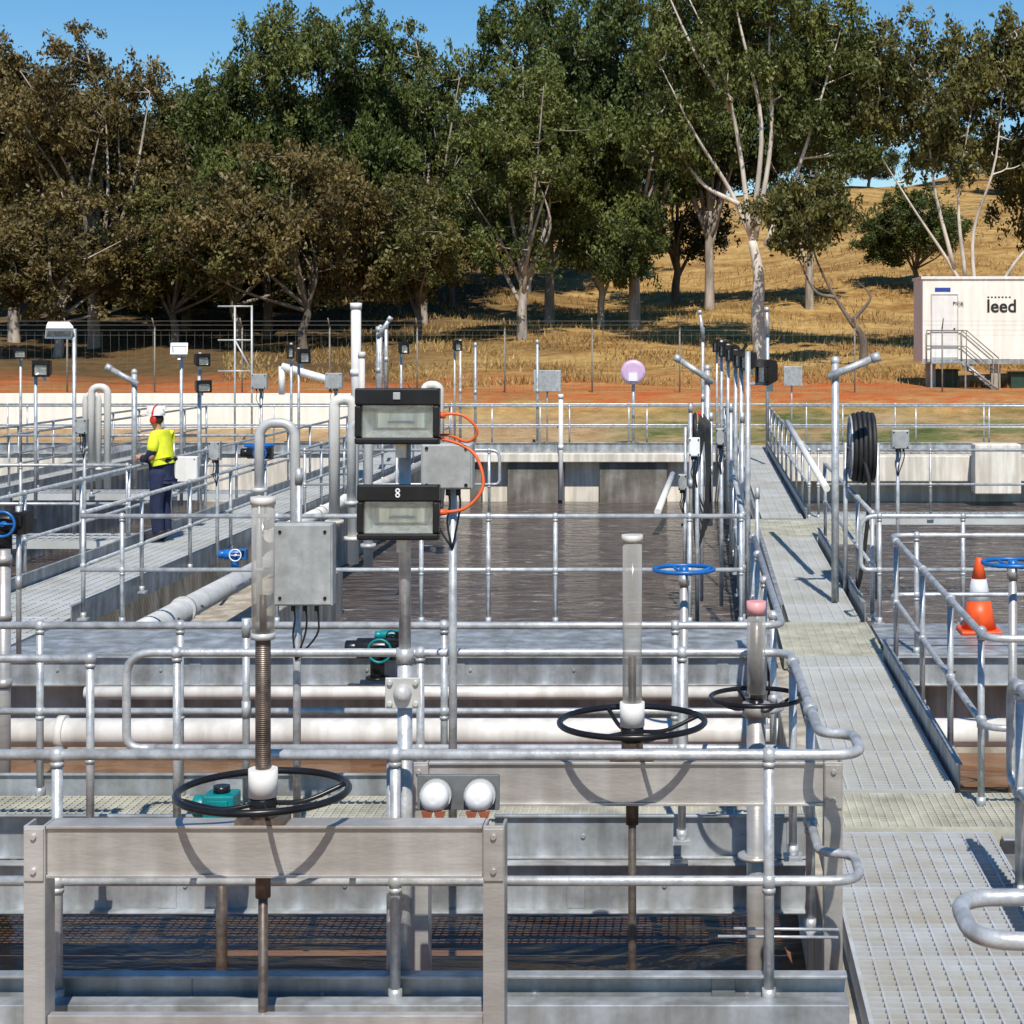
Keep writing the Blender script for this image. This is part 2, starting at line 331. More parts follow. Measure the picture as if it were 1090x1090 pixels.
def tree(key,X,Y,scale=(1,1,1),rotz=0,lm=None,bm=None,label='',name='gum_tree'):
    w,V=TD[key][0],TD[key][1]
    if len(TD[key])==2:
        wo=w.obj('trunk',bark); TD[key]=(w,V,wo.data,tri_mesh('crown',V,4,lg)); bpy.data.objects.remove(wo)
    top=bpy.data.objects.new(name,None); COL.objects.link(top); top.location=(X,Y,th(X,Y)); top.scale=scale; top.rotation_euler=(0,0,rotz)
    for nm,d,mm in (('trunk',TD[key][2],bm or bark),('crown',TD[key][3],lm or lg)):
        c=bpy.data.objects.new(nm,d); COL.objects.link(c); c.parent=top
        c.material_slots[0].link='OBJECT'; c.material_slots[0].material=mm
    top['label']=label; top['category']='tree'; top['group']='gum trees along the hill foot'
TD['a']=tree_data(11,14,[(0,0,9.3,3.4,3.0,4.6),(1.9,0,7,2.8,2.5,2.6),(-2.6,0,10,2.0,1.6,2.2)],4.0,.24,98,640)
TD['b']=tree_data(12,14,[(-1,0,9.6,3.0,3,4.2),(2.2,0,8,2.9,2.6,3.6),(-2.8,.5,6.5,2.1,2,2)],3.4,.23,100,640)
TD['c']=tree_data(13,14,[(0,0,8.2,3.7,3.2,5.6),(1.6,0,10,2.6,2,2.6)],3.0,.22,112,620)
TD['d']=tree_data(14,9,[(0,0,5.6,3.5,2.6,3.0),(2.4,0,4.2,2,2,1.6),(-2.8,0,4.6,1.9,1.6,1.5)],2.2,.17,84,600)
TD['big']=tree_data(21,17.5,[(-2.6,0,12.5,2.4,2.4,4.0),(.6,0,13.5,2.8,2.4,3.8),(2.6,0,11,2.0,2,3.6),(-3.2,.5,8.8,1.4,1.5,2.2)],4.6,.27,112,560,
   limbs=[[(-.3,0,4.4),(-1.3,0,6.6),(-2.6,-.8,8.6),(-4,-1.4,11.3)],[(-.5,0,4.8),(-.9,-.5,8),(-1.6,-1.2,11),(-3.0,-1.5,14)],[(-.3,0,4.6),(.3,-.6,8.5),(.2,-1.2,12),(.4,-1,16)],
          [(.1,0,4.4),(1.3,0,7.2),(2.2,-.6,10),(3,-.8,12.8)],[(-.9,0,6),(-2.5,.3,7),(-4,-.4,9.4)],[(-1.2,-.6,9.5),(-2.6,-1.5,11.6),(-3.8,-1.6,14.2)],[(-.4,0,5),(-.1,-1,9),(-.9,-1.8,12.5),(-1.4,-2,15)]],lean=(-.4,0),zmin=7,limbr=.42)
TD['right']=tree_data(22,13.5,[(-2.6,0,10.4,3.0,2.2,2.6),(.6,0,11.2,3.2,2.2,2.1),(3.0,0,9,2.4,2,3.0),(-4.6,0,9.2,2.0,1.6,1.8),(0,0,8.0,3.2,1.6,1.4)],2.0,.20,150,520,
   limbs=[[(-.2,0,1.8),(-1.3,0,3.8),(-2.5,-.5,5.6),(-4.2,-.8,8.4)],[(-.2,0,2),(-.3,0,4.8),(.4,-.8,7.6),(.7,-.8,12)],[(0,0,1.5),(1.2,0,3.6),(2.6,-.4,5.5),(3.2,-.8,9)],[(-1,0,3.4),(-1.8,-.5,6.6),(-2.2,-1,10.4)],[(-.6,0,3),(-.9,-.4,6),(-.6,-1.2,9)]],crad=(.45,1.0),zmin=5.8,limbr=.45)
TD['lean']=tree_data(23,6.5,[(-2.3,0,5.6,1.5,1.2,1.2),(-1.0,0,6.0,1.3,1,.9)],1.6,.17,34,500,
   limbs=[[(-.3,0,1.5),(-1.0,0,2.6),(-1.7,0,4),(-2.2,0,5.8)],[(-.4,0,1.7),(.3,0,2.6),(-.2,0,3.2)],[(-1,0,2.6),(-1.8,0,2.9),(-2.6,0,4.6)]],lean=(-.3,0),crad=(.4,.8))
def tp(px,Y): return mx(px,Y)
GT='tall gum tree with dense %s foliage on dry hillside'
for key,px,Y,s,r,lm,bm,lbl in [
 ('b',15,76,(1.1,1,.93),0,lb,bark,GT%'brownish'),('a',100,74,(1.1,1,.96),1.0,lb,bark,GT%'olive brown'),
 ('c',198,82,(1,1,.84),2.2,lo,barkd,GT%'dark olive'),('b',285,80,(.95,1,1.10),3.4,ll,barkd,GT%'mid green'),
 ('a',378,83,(.95,1,1.12),4.1,lg,barkd,GT%'dark green'),('d',325,71,(1.1,1,1.0),.5,lb,barkd,'low spreading gum tree with brown foliage'),
 ('a',450,88,(1.0,1,1.07),.4,ll,bark,GT%'deep green'),('c',556,75,(.95,1,.88),1.3,ll,bark,GT%'light olive green'),
 ('b',585,84,(1.1,1,1.20),5.2,lg,bark,GT%'dark green'),('a',675,80,(1.1,1,1.18),2.6,lg,bark,GT%'dark green'),
 ('big',812,69,(1,1,1),0,ll,barkp,'large white-barked gum tree with open branching crown'),
 ('right',1045,70,(1.08,1,1.02),0,lo,barkp,'sparse gum tree with pale forked limbs and olive crown'),
 ('lean',918,66,(1,1,1),0,lo,barkd,'small leaning dark-trunked gum tree on golden grass'),
 ('d',975,95,(.9,1,.64),2,lg,barkd,'bushy dark green tree on golden hillside'),
 ('d',60,70,(1.15,1,.78),4.0,lb,bark,'low brown-leaved gum tree near fence'),('d',185,73,(1.15,1,.78),2.4,lo,barkd,'low olive gum tree near fence'),
 ('a',755,90,(1.0,1,1.24),3.2,lg,bark,GT%'dark green'),('c',862,88,(.7,1,1.12),.9,lg,bark,GT%'dark green'),
 ('b',-60,76,(1.1,1,1.0),2,lb,bark,GT%'brownish'),('a',1150,74,(1.0,1,.95),2,lo,bark,GT%'olive'),
 ('d',445,74,(.9,1,.8),1.8,lo,barkd,'low olive gum tree among taller trees'),('d',250,76,(1.0,1,1.0),3.3,ll,bark,'medium green gum tree among taller trees'),
 ('d',640,80,(.85,1,.95),5,ll,bark,'medium olive gum tree among taller trees')]:
    tree(key,tp(px,Y),Y,s,r,lm,bm,lbl)
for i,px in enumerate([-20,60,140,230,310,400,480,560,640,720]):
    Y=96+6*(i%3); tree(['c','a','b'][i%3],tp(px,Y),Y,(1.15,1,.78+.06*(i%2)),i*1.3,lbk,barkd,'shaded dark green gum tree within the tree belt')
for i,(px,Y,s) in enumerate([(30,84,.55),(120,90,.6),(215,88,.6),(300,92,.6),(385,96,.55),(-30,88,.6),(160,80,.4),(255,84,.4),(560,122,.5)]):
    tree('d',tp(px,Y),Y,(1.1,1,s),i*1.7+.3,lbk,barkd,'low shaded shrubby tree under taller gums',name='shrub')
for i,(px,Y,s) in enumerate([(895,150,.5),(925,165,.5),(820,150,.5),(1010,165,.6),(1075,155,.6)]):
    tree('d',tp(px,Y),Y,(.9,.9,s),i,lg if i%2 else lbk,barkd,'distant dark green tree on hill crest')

# ------------------------------------------------------------------ tanks and water
w=MB(); w.add([(-30,1,-.9),(14,1,-.9),(14,15.75,-.9),(-30,15.75,-.9)],[(0,1,2,3)]); structure('water',w,waterA,'brown rippled process water in near channels')
w=MB(); w.add([(-30,17.2,-1.3),(20,17.2,-1.3),(20,43.55,-1.3),(-30,43.55,-1.3)],[(0,1,2,3)]); structure('water',w,waterB,'dark grey-brown aerated water in large tanks')
def wall(x0,x1,y0,y1,z0,z1,label,m=conc):
    thing('tank_wall',label,'wall',(x0,y0,z0),[('tank_wall',MB().box(x0,x1,y0,y1,z0,z1),m,.015)])
wall(.62,1.55,1,43.5,-3,-.14,'long concrete tank wall under the central walkway')
wall(-30,.61,15.8,17.2,-3,-.16,'concrete cross wall between channel and tank')
wall(1.56,14,15.8,17.2,-3,-.16,'concrete cross wall between channel and tank')
wall(-7.3,-6.3,17.21,43.5,-3,-.14,'long concrete tank wall under a walkway')
wall(-6.29,-5.2,17.21,26.0,-3,-.62,'stepped concrete ledge beside tank wall',conc)
wall(-12.9,-12.1,17.21,43.5,-3,-.14,'long concrete tank wall under a walkway')
wall(-30,20,43.58,45.1,-3.4,-.14,'concrete end wall of the tanks',concw)
for px0,px1 in ((500,512),(540,600),(638,710)):
    thing('concrete_baffle','dark weathered concrete baffle block against tank end wall','concrete block',(mx(px0,43.2),43.2,-1.3),
      [('concrete_baffle',MB().box(mx(px0,43.2),mx(px1,43.2),43.25,43.57,-1.6,-.32),concd,.02)])
thing('weir_ledge','pale concrete ledge along end wall of tank','ledge',(-2.5,43,-.3),[('weir_ledge',MB().box(-6,.5,43.1,43.57,-.31,-.10),concw,.02)])
thing('weir_ledge','pale concrete ledge along end wall of tank','ledge',(2,42.6,-.3),[('weir_ledge',MB().box(1.6,14,42.8,43.57,-.75,-.14),concw,.02)])
thing('concrete_pier','pale concrete pier block on tank end wall','concrete block',(6.9,42.4,-1),[('concrete_pier',MB().box(6.5,7.6,42.2,42.79,-1,.18),concw,.03)])
wall(-20,-9.2,48,48.4,-.4,1.18,'long low white concrete wall behind tanks',wallw)
wall(-34,-20.01,48,48.4,-.4,1.18,'long low white concrete wall behind tanks',wallw)

# ------------------------------------------------------------------ walkways
def grating(x0,x1,y0,y1,px=.1,py=.05,label='',m=grat,z=0,frame=True,t=.004,d=.022,tx=.004):
    b=MB()
    n=int((y1-y0)/py)
    for i in range(n+1):
        y=y0+i*(y1-y0)/max(n,1); b.box(x0,x1,y-t,y+t,z-d,z)
    n=int((x1-x0)/px)
    for i in range(n+1):
        x=x0+i*(x1-x0)/max(n,1); b.box(x-tx,x+tx,y0,y1,z-d+.001,z+.003)
    if frame:
        for a in ((x0-.014,x0-.005),(x1+.005,x1+.014)): b.box(a[0],a[1],y0,y1,z-.12,z+.006)
        yy=y0
        while yy<=y1: b.box(x0,x1,yy-.010,yy+.010,z-.1,z+.004); yy+=1.0
    return structure('walkway',b,m,label)
grating(.70,1.62,2.0,10.02,.075,.062,'galvanised grated steel walkway between handrails',gratn,t=.004,tx=.005,d=.022)
grating(.82,1.55,10.95,15.5,.085,.07,'galvanised grated steel walkway between handrails',t=.0045,tx=.006,d=.022)
grating(-7.45,.6,10.12,10.8,.05,.045,'weathered grated cross walkway over channel',graty,t=.005,tx=.005,d=.035)
grating(.63,6,10.1,10.87,.05,.045,'weathered grated cross walkway over channel',graty,t=.005,tx=.005,d=.035)
grating(.75,1.6,15.55,17.3,.08,.06,'weathered grated walkway crossing',graty,t=.005,tx=.005,d=.03)
grating(.88,1.55,17.4,24.5,.1,.08,'galvanised grated steel walkway between handrails',t=.007,tx=.009,d=.03)
grating(.6,2.4,24.55,26.9,.1,.09,'weathered grated walkway crossing',graty,t=.008,tx=.008,d=.03)
grating(.95,1.55,27,43.5,.15,.12,'galvanised grated steel walkway between handrails',t=.01,tx=.012,d=.04)
grating(-7.4,-6.2,15.6,43.5,.12,.09,'wide grated steel walkway beside pipework',t=.012,tx=.012,d=.035)
grating(-13,-12,17,43.5,.15,.14,'grated steel walkway between tanks',t=.01,tx=.012,d=.04)
grating(-24,16,43.6,44.7,.2,.13,'grated walkway across tank end',t=.01,tx=.012,d=.04)
def plate_deck(x0,x1,y0,y1,label):
    b=MB(); b.box(x0,x1,y0,y1,-.035,-.002)
    xx=x0
    while xx<x1: b.box(xx-.004,xx+.004,y0+.01,y1-.01,-.002,.002); xx+=1.1
    structure('walkway',b,galvd,label,.003)
plate_deck(-6.15,.7,15.62,17.25,'solid galvanised plate cross walkway')
plate_deck(1.65,8,15.62,17.25,'solid galvanised plate cross walkway')
def channel(x0,x1,y,z0,z1,label,fl=.07,m=galvd,name='steel_channel_beam'):
    b=MB(); b.box(x0,x1,y,y+.01,z0,z1); b.box(x0,x1,y-fl,y,z1-.012,z1+.001); b.box(x0,x1,y-fl,y,z0-.001,z0+.012)
    xx=x0+.5
    while xx<x1: b.cyl((xx,y-.012,(z0+z1)/2),(xx,y,(z0+z1)/2),.014,6); xx+=.9
    xx=x0+1.7
    while xx<x1: b.box(xx-.05,xx+.05,y-.008,y-.0005,z0+.013,z1-.013); xx+=2.3
    thing(name,label,'beam',((x0+x1)/2,y,z0),[(name,b,m,.003)])
channel(-7,.60,10.06,-.45,-.17,'galvanised channel beam under cross walkway')
channel(-7,-2.75,10.10,-.165,.08,'galvanised kick plate along cross walkway edge',.03)
channel(-1.16,.60,10.10,-.165,.08,'galvanised kick plate along cross walkway edge',.03)
channel(-7,-1.66,10.84,-.2,.13,'galvanised kick plate along back of walkway',.02)
channel(1.7,6,10.06,-.45,-.03,'galvanised channel beam under cross walkway')
channel(-6.1,.55,15.56,-.26,-.01,'galvanised channel beam under plate walkway',.05)
channel(1.72,8,15.56,-.26,-.01,'galvanised channel beam under plate walkway',.05)
channel(-3.9,.62,7.56,-.10,.10,'galvanised channel beam along near channel edge',.06)
channel(-24,.8,43.50,-.09,.14,'galvanised kick plate along far walkway',.03)
channel(1.6,16,43.50,-.09,.14,'galvanised kick plate along far walkway',.03)
b=MB().box(-3.9,.62,7.40,7.50,-.3,.015); thing('concrete_edge','pale steel-capped edge of near channel','edge',(0,7.4,-.3),[('edge',b,galvd,.004)])
for dz in (0,.035):
    thing('sampling_rod','thin galvanised rod lying low across channel edge','rod',(.3,7.95,.1+dz),[('sampling_rod',MB().cyl((.08+dz*2,7.95,.115+dz),(.62,7.98,.10+dz),.007,8),galv)])
def kick(x,y0,y1,z1=.14,z0=-.1):
    b=MB(); b.box(x-.005,x+.005,y0,y1,z0,z1); b.box(x-.02,x+.02,y0,y1,z1,z1+.006)
    thing('kick_plate','long galvanised kick plate beside the walkway','kick plate',(x,y0,z0),[('kick_plate',b,galvd)],group='kick plates along walkways')
for a in ((1.60,11.0,15.5),(1.62,17.5,24.4),(1.62,27.1,43),(1.66,3,9.2),(.84,27.1,43),(.80,17.5,24.4),(-7.46,17.4,43.4),(-6.13,17.4,43.4),(-12,17.4,43),(-13.02,17.4,43)): kick(*a)

# ------------------------------------------------------------------ handrails
def railing(path,spacing=1.5,posts=None,loops=(0,0),top=1.03,mid=.51,r=.023,label='galvanised tubular handrail with ball joints beside walkway',z0=0,seg=10,fil=.14):
    P=[Vector((p[0],p[1],0)) for p in path]
    def lift(z): return [Vector((p.x,p.y,z0+z)) for p in P]
    t=lift(top); m=lift(mid)
    if loops[0]:
        d=(P[0]-P[1]).normalized()*.16; t=[m[0],m[0]+d,t[0]+d]+t[1:]
    if loops[1]:
        d=(P[-1]-P[-2]).normalized()*.16; t=t[:-1]+[t[-1]+d,m[-1]+d,m[-1]]
    parts=[('top_rail',MB().tube(t,r,fil,seg),galv),('mid_rail',MB().tube(m,r*.9,fil,seg),galv)]
    if posts is None:
        posts=[]
        for i in range(len(P)-1):
            a,c=P[i],P[i+1]; L_=(c-a).length
            if L_<.5: continue
            n=max(1,round(L_/spacing))
            for k in range(n+1):
                if k==n and i<len(P)-2 and len(P)>2: u=(L_-.2)/L_
                elif k==0 and i>0: u=.2/L_
                else: u=k/n
                posts.append(tuple(a.lerp(c,u))[:2])
    for x,y in posts:
        b=MB(); b.cyl((x,y,z0-.02),(x,y,z0+top),r*.95,seg); b.sph((x,y,z0+top),r*1.55,seg,6); b.sph((x,y,z0+mid),r*1.5,seg,6)
        b.cbox((x,y,z0-.015),(.1,.1,.02)); b.sweep([(x,y,z0-.01),(x,y,z0+.05)],r*1.25,seg)
        for hz in (top,mid): b.sweep([(x,y,z0+hz-r*2.1),(x,y,z0+hz-r*1.2)],r*1.18,seg)
        parts.append(('post',b,galv))
    return thing('handrail',label,'handrail',(P[0].x,P[0].y,z0),parts,group='galvanised handrails around tanks')
railing([(-4.2,7.5),(.68,7.5),(.68,7.88),(.53,7.92),(.50,9.9),(-3.02,9.9)],posts=[(-2.70,7.5),(-1.28,7.5),(.29,7.5),(.52,8.4),(.50,9.6),(-1.55,9.9),(-2.9,9.9),(-.1,9.9)],loops=(0,1),mid=.50,r=.0235,label='galvanised handrail wrapping around the near channel opening',seg=14)
railing([(-5.5,9.72),(-3.32,9.72)],posts=[(-3.32,9.72),(-4.3,9.72)],loops=(0,0))
railing([(-5.5,10.82),(.50,10.82),(.47,15.5)],posts=[(-4.0,10.82),(-3.15,10.82),(-1.55,10.82),(-.15,10.82),(.46,11.2),(.46,12.8),(.46,14.3),(.46,15.5)],loops=(0,0))
railing([(-6.0,17.3),(.42,17.3)],posts=[(-5.6,17.3),(-4.1,17.3),(-2.7,17.3),(-2.05,17.3),(-1.4,17.3),(-.1,17.3),(.40,17.3)],loops=(0,0))
railing([(.42,17.5),(.42,24.4)],spacing=1.7,loops=(0,1))
railing([(.62,27.1),(.62,43.3)],spacing=1.8)
railing([(7,15.65),(1.68,15.65),(1.66,10.35),(7,10.25)],posts=[(3.4,15.65),(1.9,15.65),(1.67,15.2),(1.67,13.4),(1.67,11.9),(1.67,10.6),(2.1,10.3),(5,15.65)])
railing([(1.72,17.3),(7,17.3)],posts=[(1.74,17.3),(2.55,17.3),(4,17.3),(5.4,17.3)],loops=(1,0))
railing([(1.70,17.6),(1.70,24.2)],spacing=1.6,loops=(0,1))
railing([(1.66,27.1),(1.66,43.3)],spacing=1.8)
railing([(1.60,9.0),(1.64,5.62),(.80,5.60),(.80,5.20),(1.9,5.18)],posts=[(1.60,8.92),(1.62,7.4)],loops=(1,0),r=.027,seg=16,label='galvanised handrail with looped end beside walkway')
railing([(-24,43.6),(.6,43.6)],spacing=1.9); railing([(1.7,43.6),(16,43.6)],spacing=1.9)
railing([(-24,44.7),(16,44.7)],spacing=2.2)
railing([(-7.5,16.2),(-7.5,43.4)],spacing=1.8); railing([(-6.08,17.6),(-6.08,43.4)],spacing=1.8)
railing([(-12.0,17.6),(-12.0,43.4)],spacing=1.8); railing([(-13.05,17.6),(-13.05,43.4)],spacing=1.8)
railing([(-12,24),(-7.7,24)],spacing=1.5); railing([(-12,31),(-7.7,31)],spacing=1.5)
railing([(1.8,27.1),(12,27.1)],spacing=1.7); railing([(-6,27.1),(-3.2,27.1)],spacing=1.4,loops=(0,1))
def cwalk(x0,x1,y0,y1): grating(x0,x1,y0,y1,.12,.1,'grated steel cross walkway over tank',t=.008,tx=.008)
cwalk(-11.95,-7.55,24.05,25); cwalk(1.7,12,27.1,28); cwalk(-11.95,-7.55,31.05,32)

# ------------------------------------------------------------------ penstocks
def wheel(c,R,r,m,spokes=4,dish=.05,a0=.4):
    b=MB(); b.torus(c,R,r,'z',48,10); hub=(c[0],c[1],c[2]-dish)
    b.cyl((c[0],c[1],c[2]-dish-.04),(c[0],c[1],c[2]-dish+.04),R*.16,16)
    for i in range(spokes):
        a=a0+2*math.pi*i/spokes; d=Vector((math.cos(a),math.sin(a),0)); C=Vector(c)
        b.sweep(curve([tuple(Vector(hub)+d*R*.1),tuple(Vector(hub)+d*R*.5+Vector((0,0,-.005))),tuple(C+d*R)],5),r*.7,8)
    return b
def penstock(x0,x1,Y,zt,zb,xw,zw,R,ztop,label,rt=.045,lower=True,ztube=None):
    pw=.085; parts=[]
    for xa in (x0,x1-pw):
        fr=MB(); fr.box(xa,xa+pw,Y,Y+.012,-1.6,zt); fr.box(xa,xa+.012,Y+.012,Y+.11,-1.6,zt); fr.box(xa+pw-.012,xa+pw,Y+.012,Y+.11,-1.6,zt)
        plate=MB().box(xa+.004,xa+pw-.004,Y-.01,Y-.001,zb-.02,zt-.01)
        for zz in (zt-.04,zb+.02): plate.cyl((xa+pw/2,Y-.022,zz),(xa+pw/2,Y-.009,zz),.013,6)
        parts.append(('upright',fr,stain,.002,[('corner_plate',plate,stain,.002)]))
    beam=MB(); beam.box(x0+pw+.003,x1-pw-.003,Y+.015,Y+.027,zb,zt-.012); beam.box(x0+pw+.003,x1-pw-.003,Y+.0,Y+.12,zt-.012,zt); beam.box(x0+pw+.003,x1-pw-.003,Y+.0,Y+.12,zb-.012,zb)
    parts.append(('crossbeam',beam,stain,.002))
    if lower: parts.append(('lower_crossbeam',MB().box(x0+pw+.003,x1-pw-.003,Y+.015,Y+.06,.05,.10),stain,.003))
    st=MB(); ys_=Y+.06
    if ztube:
        st.cyl((xw,ys_,-1.5),(xw,ys_,zw),.019,12); st.cyl((xw,ys_,zw),(xw,ys_,ztube+.02),.030,16); st.cyl((xw,ys_,ztube+.02),(xw,ys_,ztube+.16),.014,10)
        z=zw+.1
        while z<ztube: st.cyl((xw,ys_,z),(xw,ys_,z+.004),.0308,16); z+=.008
    else:
        st.cyl((xw,ys_,-1.5),(xw,ys_,ztop-.55),.019,12)
    st.cyl((xw,ys_,zt-.3),(xw,ys_,zt),.03,12)
    cov=MB().cyl((xw,ys_,ztube or zw+.06),(xw,ys_,ztop),rt,20)
    subs=[('cap',MB().cyl((xw,ys_,ztop-.02),(xw,ys_,ztop+.012),rt*1.1,20),creamp)]
    if ztube: subs.append(('lower_collar',MB().cyl((xw,ys_,ztube-.015),(xw,ys_,ztube+.01),rt*1.05,20),greyp))
    col=MB(); col.cyl((xw,ys_,zw-.02),(xw,ys_,zw+.09),rt*1.28,20)
    hubm=MB(); hubm.cyl((xw,ys_,zt),(xw,ys_,zw-.02),.05,16); hubm.cbox((xw,ys_,zt+.01),(.2,.11,.018))
    parts+=[('stem',st,rust),('bearing',hubm,rust),('handwheel',wheel((xw,ys_,zw),R,.0145,blk),blk),('stem_cover',cov,clear,0,subs),('collar',col,whitep)]
    thing('penstock_gate',label,'sluice gate',(xw,Y,-1.5),parts,group='sluice gates in the inlet channels')
penstock(mx(25,7.05),mx(537,7.05),7.05,.855,.66,mx(280,7.11),mz(842,7.11),.335,mz(532,7.11),'stainless sluice gate frame with black handwheel and clear stem cover',ztube=mz(676,7.11))
penstock(mx(436,8.2),mx(897,8.2),8.2,.83,.64,mx(673,8.26),mz(768,8.26),.335,mz(572,8.26),'stainless sluice gate frame with black handwheel, clear tube cover',lower=False)
Y=9.6; xw=mx(805,Y); zw=mz(742,Y)
ped=MB(); ped.cyl((xw,Y,-1.5),(xw,Y,zw-.05),.052,16); ped.cyl((xw,Y,zw-.1),(xw,Y,zw-.03),.075,16); ped.cyl((xw,Y,-.02),(xw,Y,.0),.1,16)
thing('pedestal_valve','stainless pedestal valve with black handwheel and pink-capped tube','valve',(xw,Y,-1.5),[('pedestal',ped,stain),('handwheel',wheel((xw,Y,zw),.245,.013,blk),blk),
  ('stem_cover',MB().cyl((xw,Y,zw+.02),(xw,Y,mz(652,Y)),.05,20),clear),('stem',MB().cyl((xw,Y,zw-.02),(xw,Y,mz(662,Y)),.035),rust),('cap',MB().cyl((xw,Y,mz(654,Y)),(xw,Y,mz(640,Y)),.053,20),salmon)])
def bluevalve(px,py,Y,R,label,m=blue):
    x=mx(px,Y); z=mz(py,Y)
    thing('pedestal_valve',label,'valve',(x,Y,-1),[('pedestal',MB().cyl((x,Y,-1.2),(x,Y,z-.03),.032,14).cyl((x,Y,z-.12),(x,Y,z-.04),.042,14),stain),('handwheel',wheel((x,Y,z),R,.016,m,4,.02),m)])
bluevalve(728,606,13.2,.22,'slim valve pedestal with bright blue handwheel'); bluevalve(1078,599,13.2,.22,'slim valve pedestal with bright blue handwheel')
bluevalve(276,474,19.5,.15,'valve with blue handwheel beside pipework')

# ------------------------------------------------------------------ floodlights
def flood(c,w_,h_,d_,yaw=0,tilt=0,body=blk,detail=0):
    M=Matrix.Rotation(yaw,3,'Z')@Matrix.Rotation(tilt,3,'X')
    x,y,z=c; t=h_*.12; zt=z+h_*.19; k=.78
    hs=MB()
    f=[(-w_/2,-h_/2),(w_/2,-h_/2),(w_/2,h_/2),(-w_/2,h_/2)]
    vs=[(x+a,y,z+q) for a,q in f]+[(x+a*k,y+d_,z+q*k+h_*.06) for a,q in f]
    hs.add(vs,[(4,5,6,7),(0,4,7,3),(1,2,6,5),(0,1,5,4),(3,7,6,2)])
    for i in range(7):
        xx=x-w_*.33+i*w_*.11; hs.box(xx-.004,xx+.004,y+d_*.9,y+d_*1.12,z-h_*.3,z+h_*.32)
    fr=MB()
    fr.box(x-w_/2,x+w_/2,y-.04,y-.001,zt,z+h_/2); fr.box(x-w_/2,x+w_/2,y-.04,y-.001,z-h_/2,z-h_/2+t)
    fr.box(x-w_/2,x-w_/2+t,y-.04,y-.001,z-h_/2+t,zt); fr.box(x+w_/2-t,x+w_/2,y-.04,y-.001,z-h_/2+t,zt)
    X0,X1,Z0,Z1=x-w_/2+t,x+w_/2-t,z-h_/2+t,zt; bx=(X1-X0)*.17; dz=(Z1-Z0); rb=MB(); yb=y+d_*.5
    rb.add([(X0,y-.004,Z0),(X1,y-.004,Z0),(X1,y-.004,Z1),(X0,y-.004,Z1),(X0+bx,yb,Z0+dz*.3),(X1-bx,yb,Z0+dz*.3),(X1-bx,yb,Z1-dz*.25),(X0+bx,yb,Z1-dz*.25)],
       [(4,5,6,7),(0,1,5,4),(1,2,6,5),(2,3,7,6),(3,0,4,7)])
    gl=MB().box(X0,X1,y-.016,y-.010,Z0,Z1)
    lampb=MB().cyl((x-w_*.14,y+d_*.25,z-h_*.12),(x+w_*.14,y+d_*.25,z-h_*.12),h_*.03,8)
    br=MB(); br.box(x-.02,x+.02,y+d_*.4,y+d_*.9,z-h_*.75,z-h_*.4)
    parts=[('housing',hs,body,.012),('front_frame',fr,body,.008),('reflector',rb,lens),('glass',gl,glassm),('lamp_tube',lampb,greyp),('bracket',br,galv)]
    if detail==1: parts.append(('latch',MB().cbox((x,y-.044,z+h_*.36),(.03,.008,.03)),boxg,.002))
    if detail==2:
        mk=MB()
        for q in (-1,1): mk.torus((x,y-.043,z+h_*.35+q*.0095),.0075,.0033,'y',16,6)
        parts.append(('lettering',mk,whead))
    for q in parts: q[1].rot(M,0,c)
    return parts
Yp=7.62; xp=mx(431,Yp)
pl=MB(); pl.cyl((xp,Yp,-.3),(xp,Yp,mz(700,Yp)),.032,16); pl.cyl((xp,Yp,mz(700,Yp)),(xp,Yp,mz(455,Yp)),.026,16); pl.cyl((xp,Yp,mz(705,Yp)),(xp,Yp,mz(690,Yp)),.038,16)
cl=MB(); cl.cbox((xp,Yp-.05,mz(735,Yp)),(.15,.012,.13)); 
for a in (-1,1):
    for q in (-1,1): cl.cyl((xp+a*.055,Yp-.07,mz(735,Yp)+q*.045),(xp+a*.055,Yp-.04,mz(735,Yp)+q*.045),.013,8)
cl.sph((xp,Yp-.06,mz(735,Yp)),.04)
cd=MB(); cd.cyl((xp-.055,Yp-.02,-.3),(xp-.055,Yp-.02,mz(797,Yp)),.02,12); cd.cyl((xp-.055,Yp-.02,mz(806,Yp)),(xp-.055,Yp-.02,mz(797,Yp)),.032,12)
thing('light_pole','galvanised steel pole with clamps carrying two floodlights','pole',(xp,Yp,-.3),[('pole',pl,galv),('clamp',cl,greyp,.004),('conduit',cd,galv)])
Yf=7.5
thing('floodlight','black rectangular floodlight mounted on galvanised pole','floodlight',(xp,Yf,mz(443,Yf)),flood((mx(424,Yf),Yf,mz(443,Yf)),.355,.235,.14,0,-.04,detail=1),group='black floodlights on the near pole')
thing('floodlight','black rectangular floodlight mounted lower on galvanised pole','floodlight',(xp,Yf,mz(545,Yf)),flood((mx(425,Yf),Yf,mz(545,Yf)),.345,.232,.14,0,-.04,detail=2),group='black floodlights on the near pole')
def V3(px,py,Y): return (mx(px,Y),Y,mz(py,Y))
cab=MB(); cab.sweep(curve([V3(464,441,7.55),V3(492,442,7.55),V3(508,458,7.56),V3(498,470,7.58),V3(474,463,7.62),V3(436,470,7.62)],8),.006,8)
cab.sweep(curve([V3(462,546,7.55),V3(495,541,7.55),V3(514,518,7.56),V3(508,488,7.58),V3(492,474,7.6),V3(466,466,7.62)],8),.007,8)
cab.cyl(V3(462,442,7.55),V3(474,442,7.55),.014,10); cab.cyl(V3(462,546,7.55),V3(476,545,7.55),.014,10)
thing('power_cable','looped orange power cable between two floodlights','cable',V3(500,490,7.56),[('power_cable',cab,ocable)])
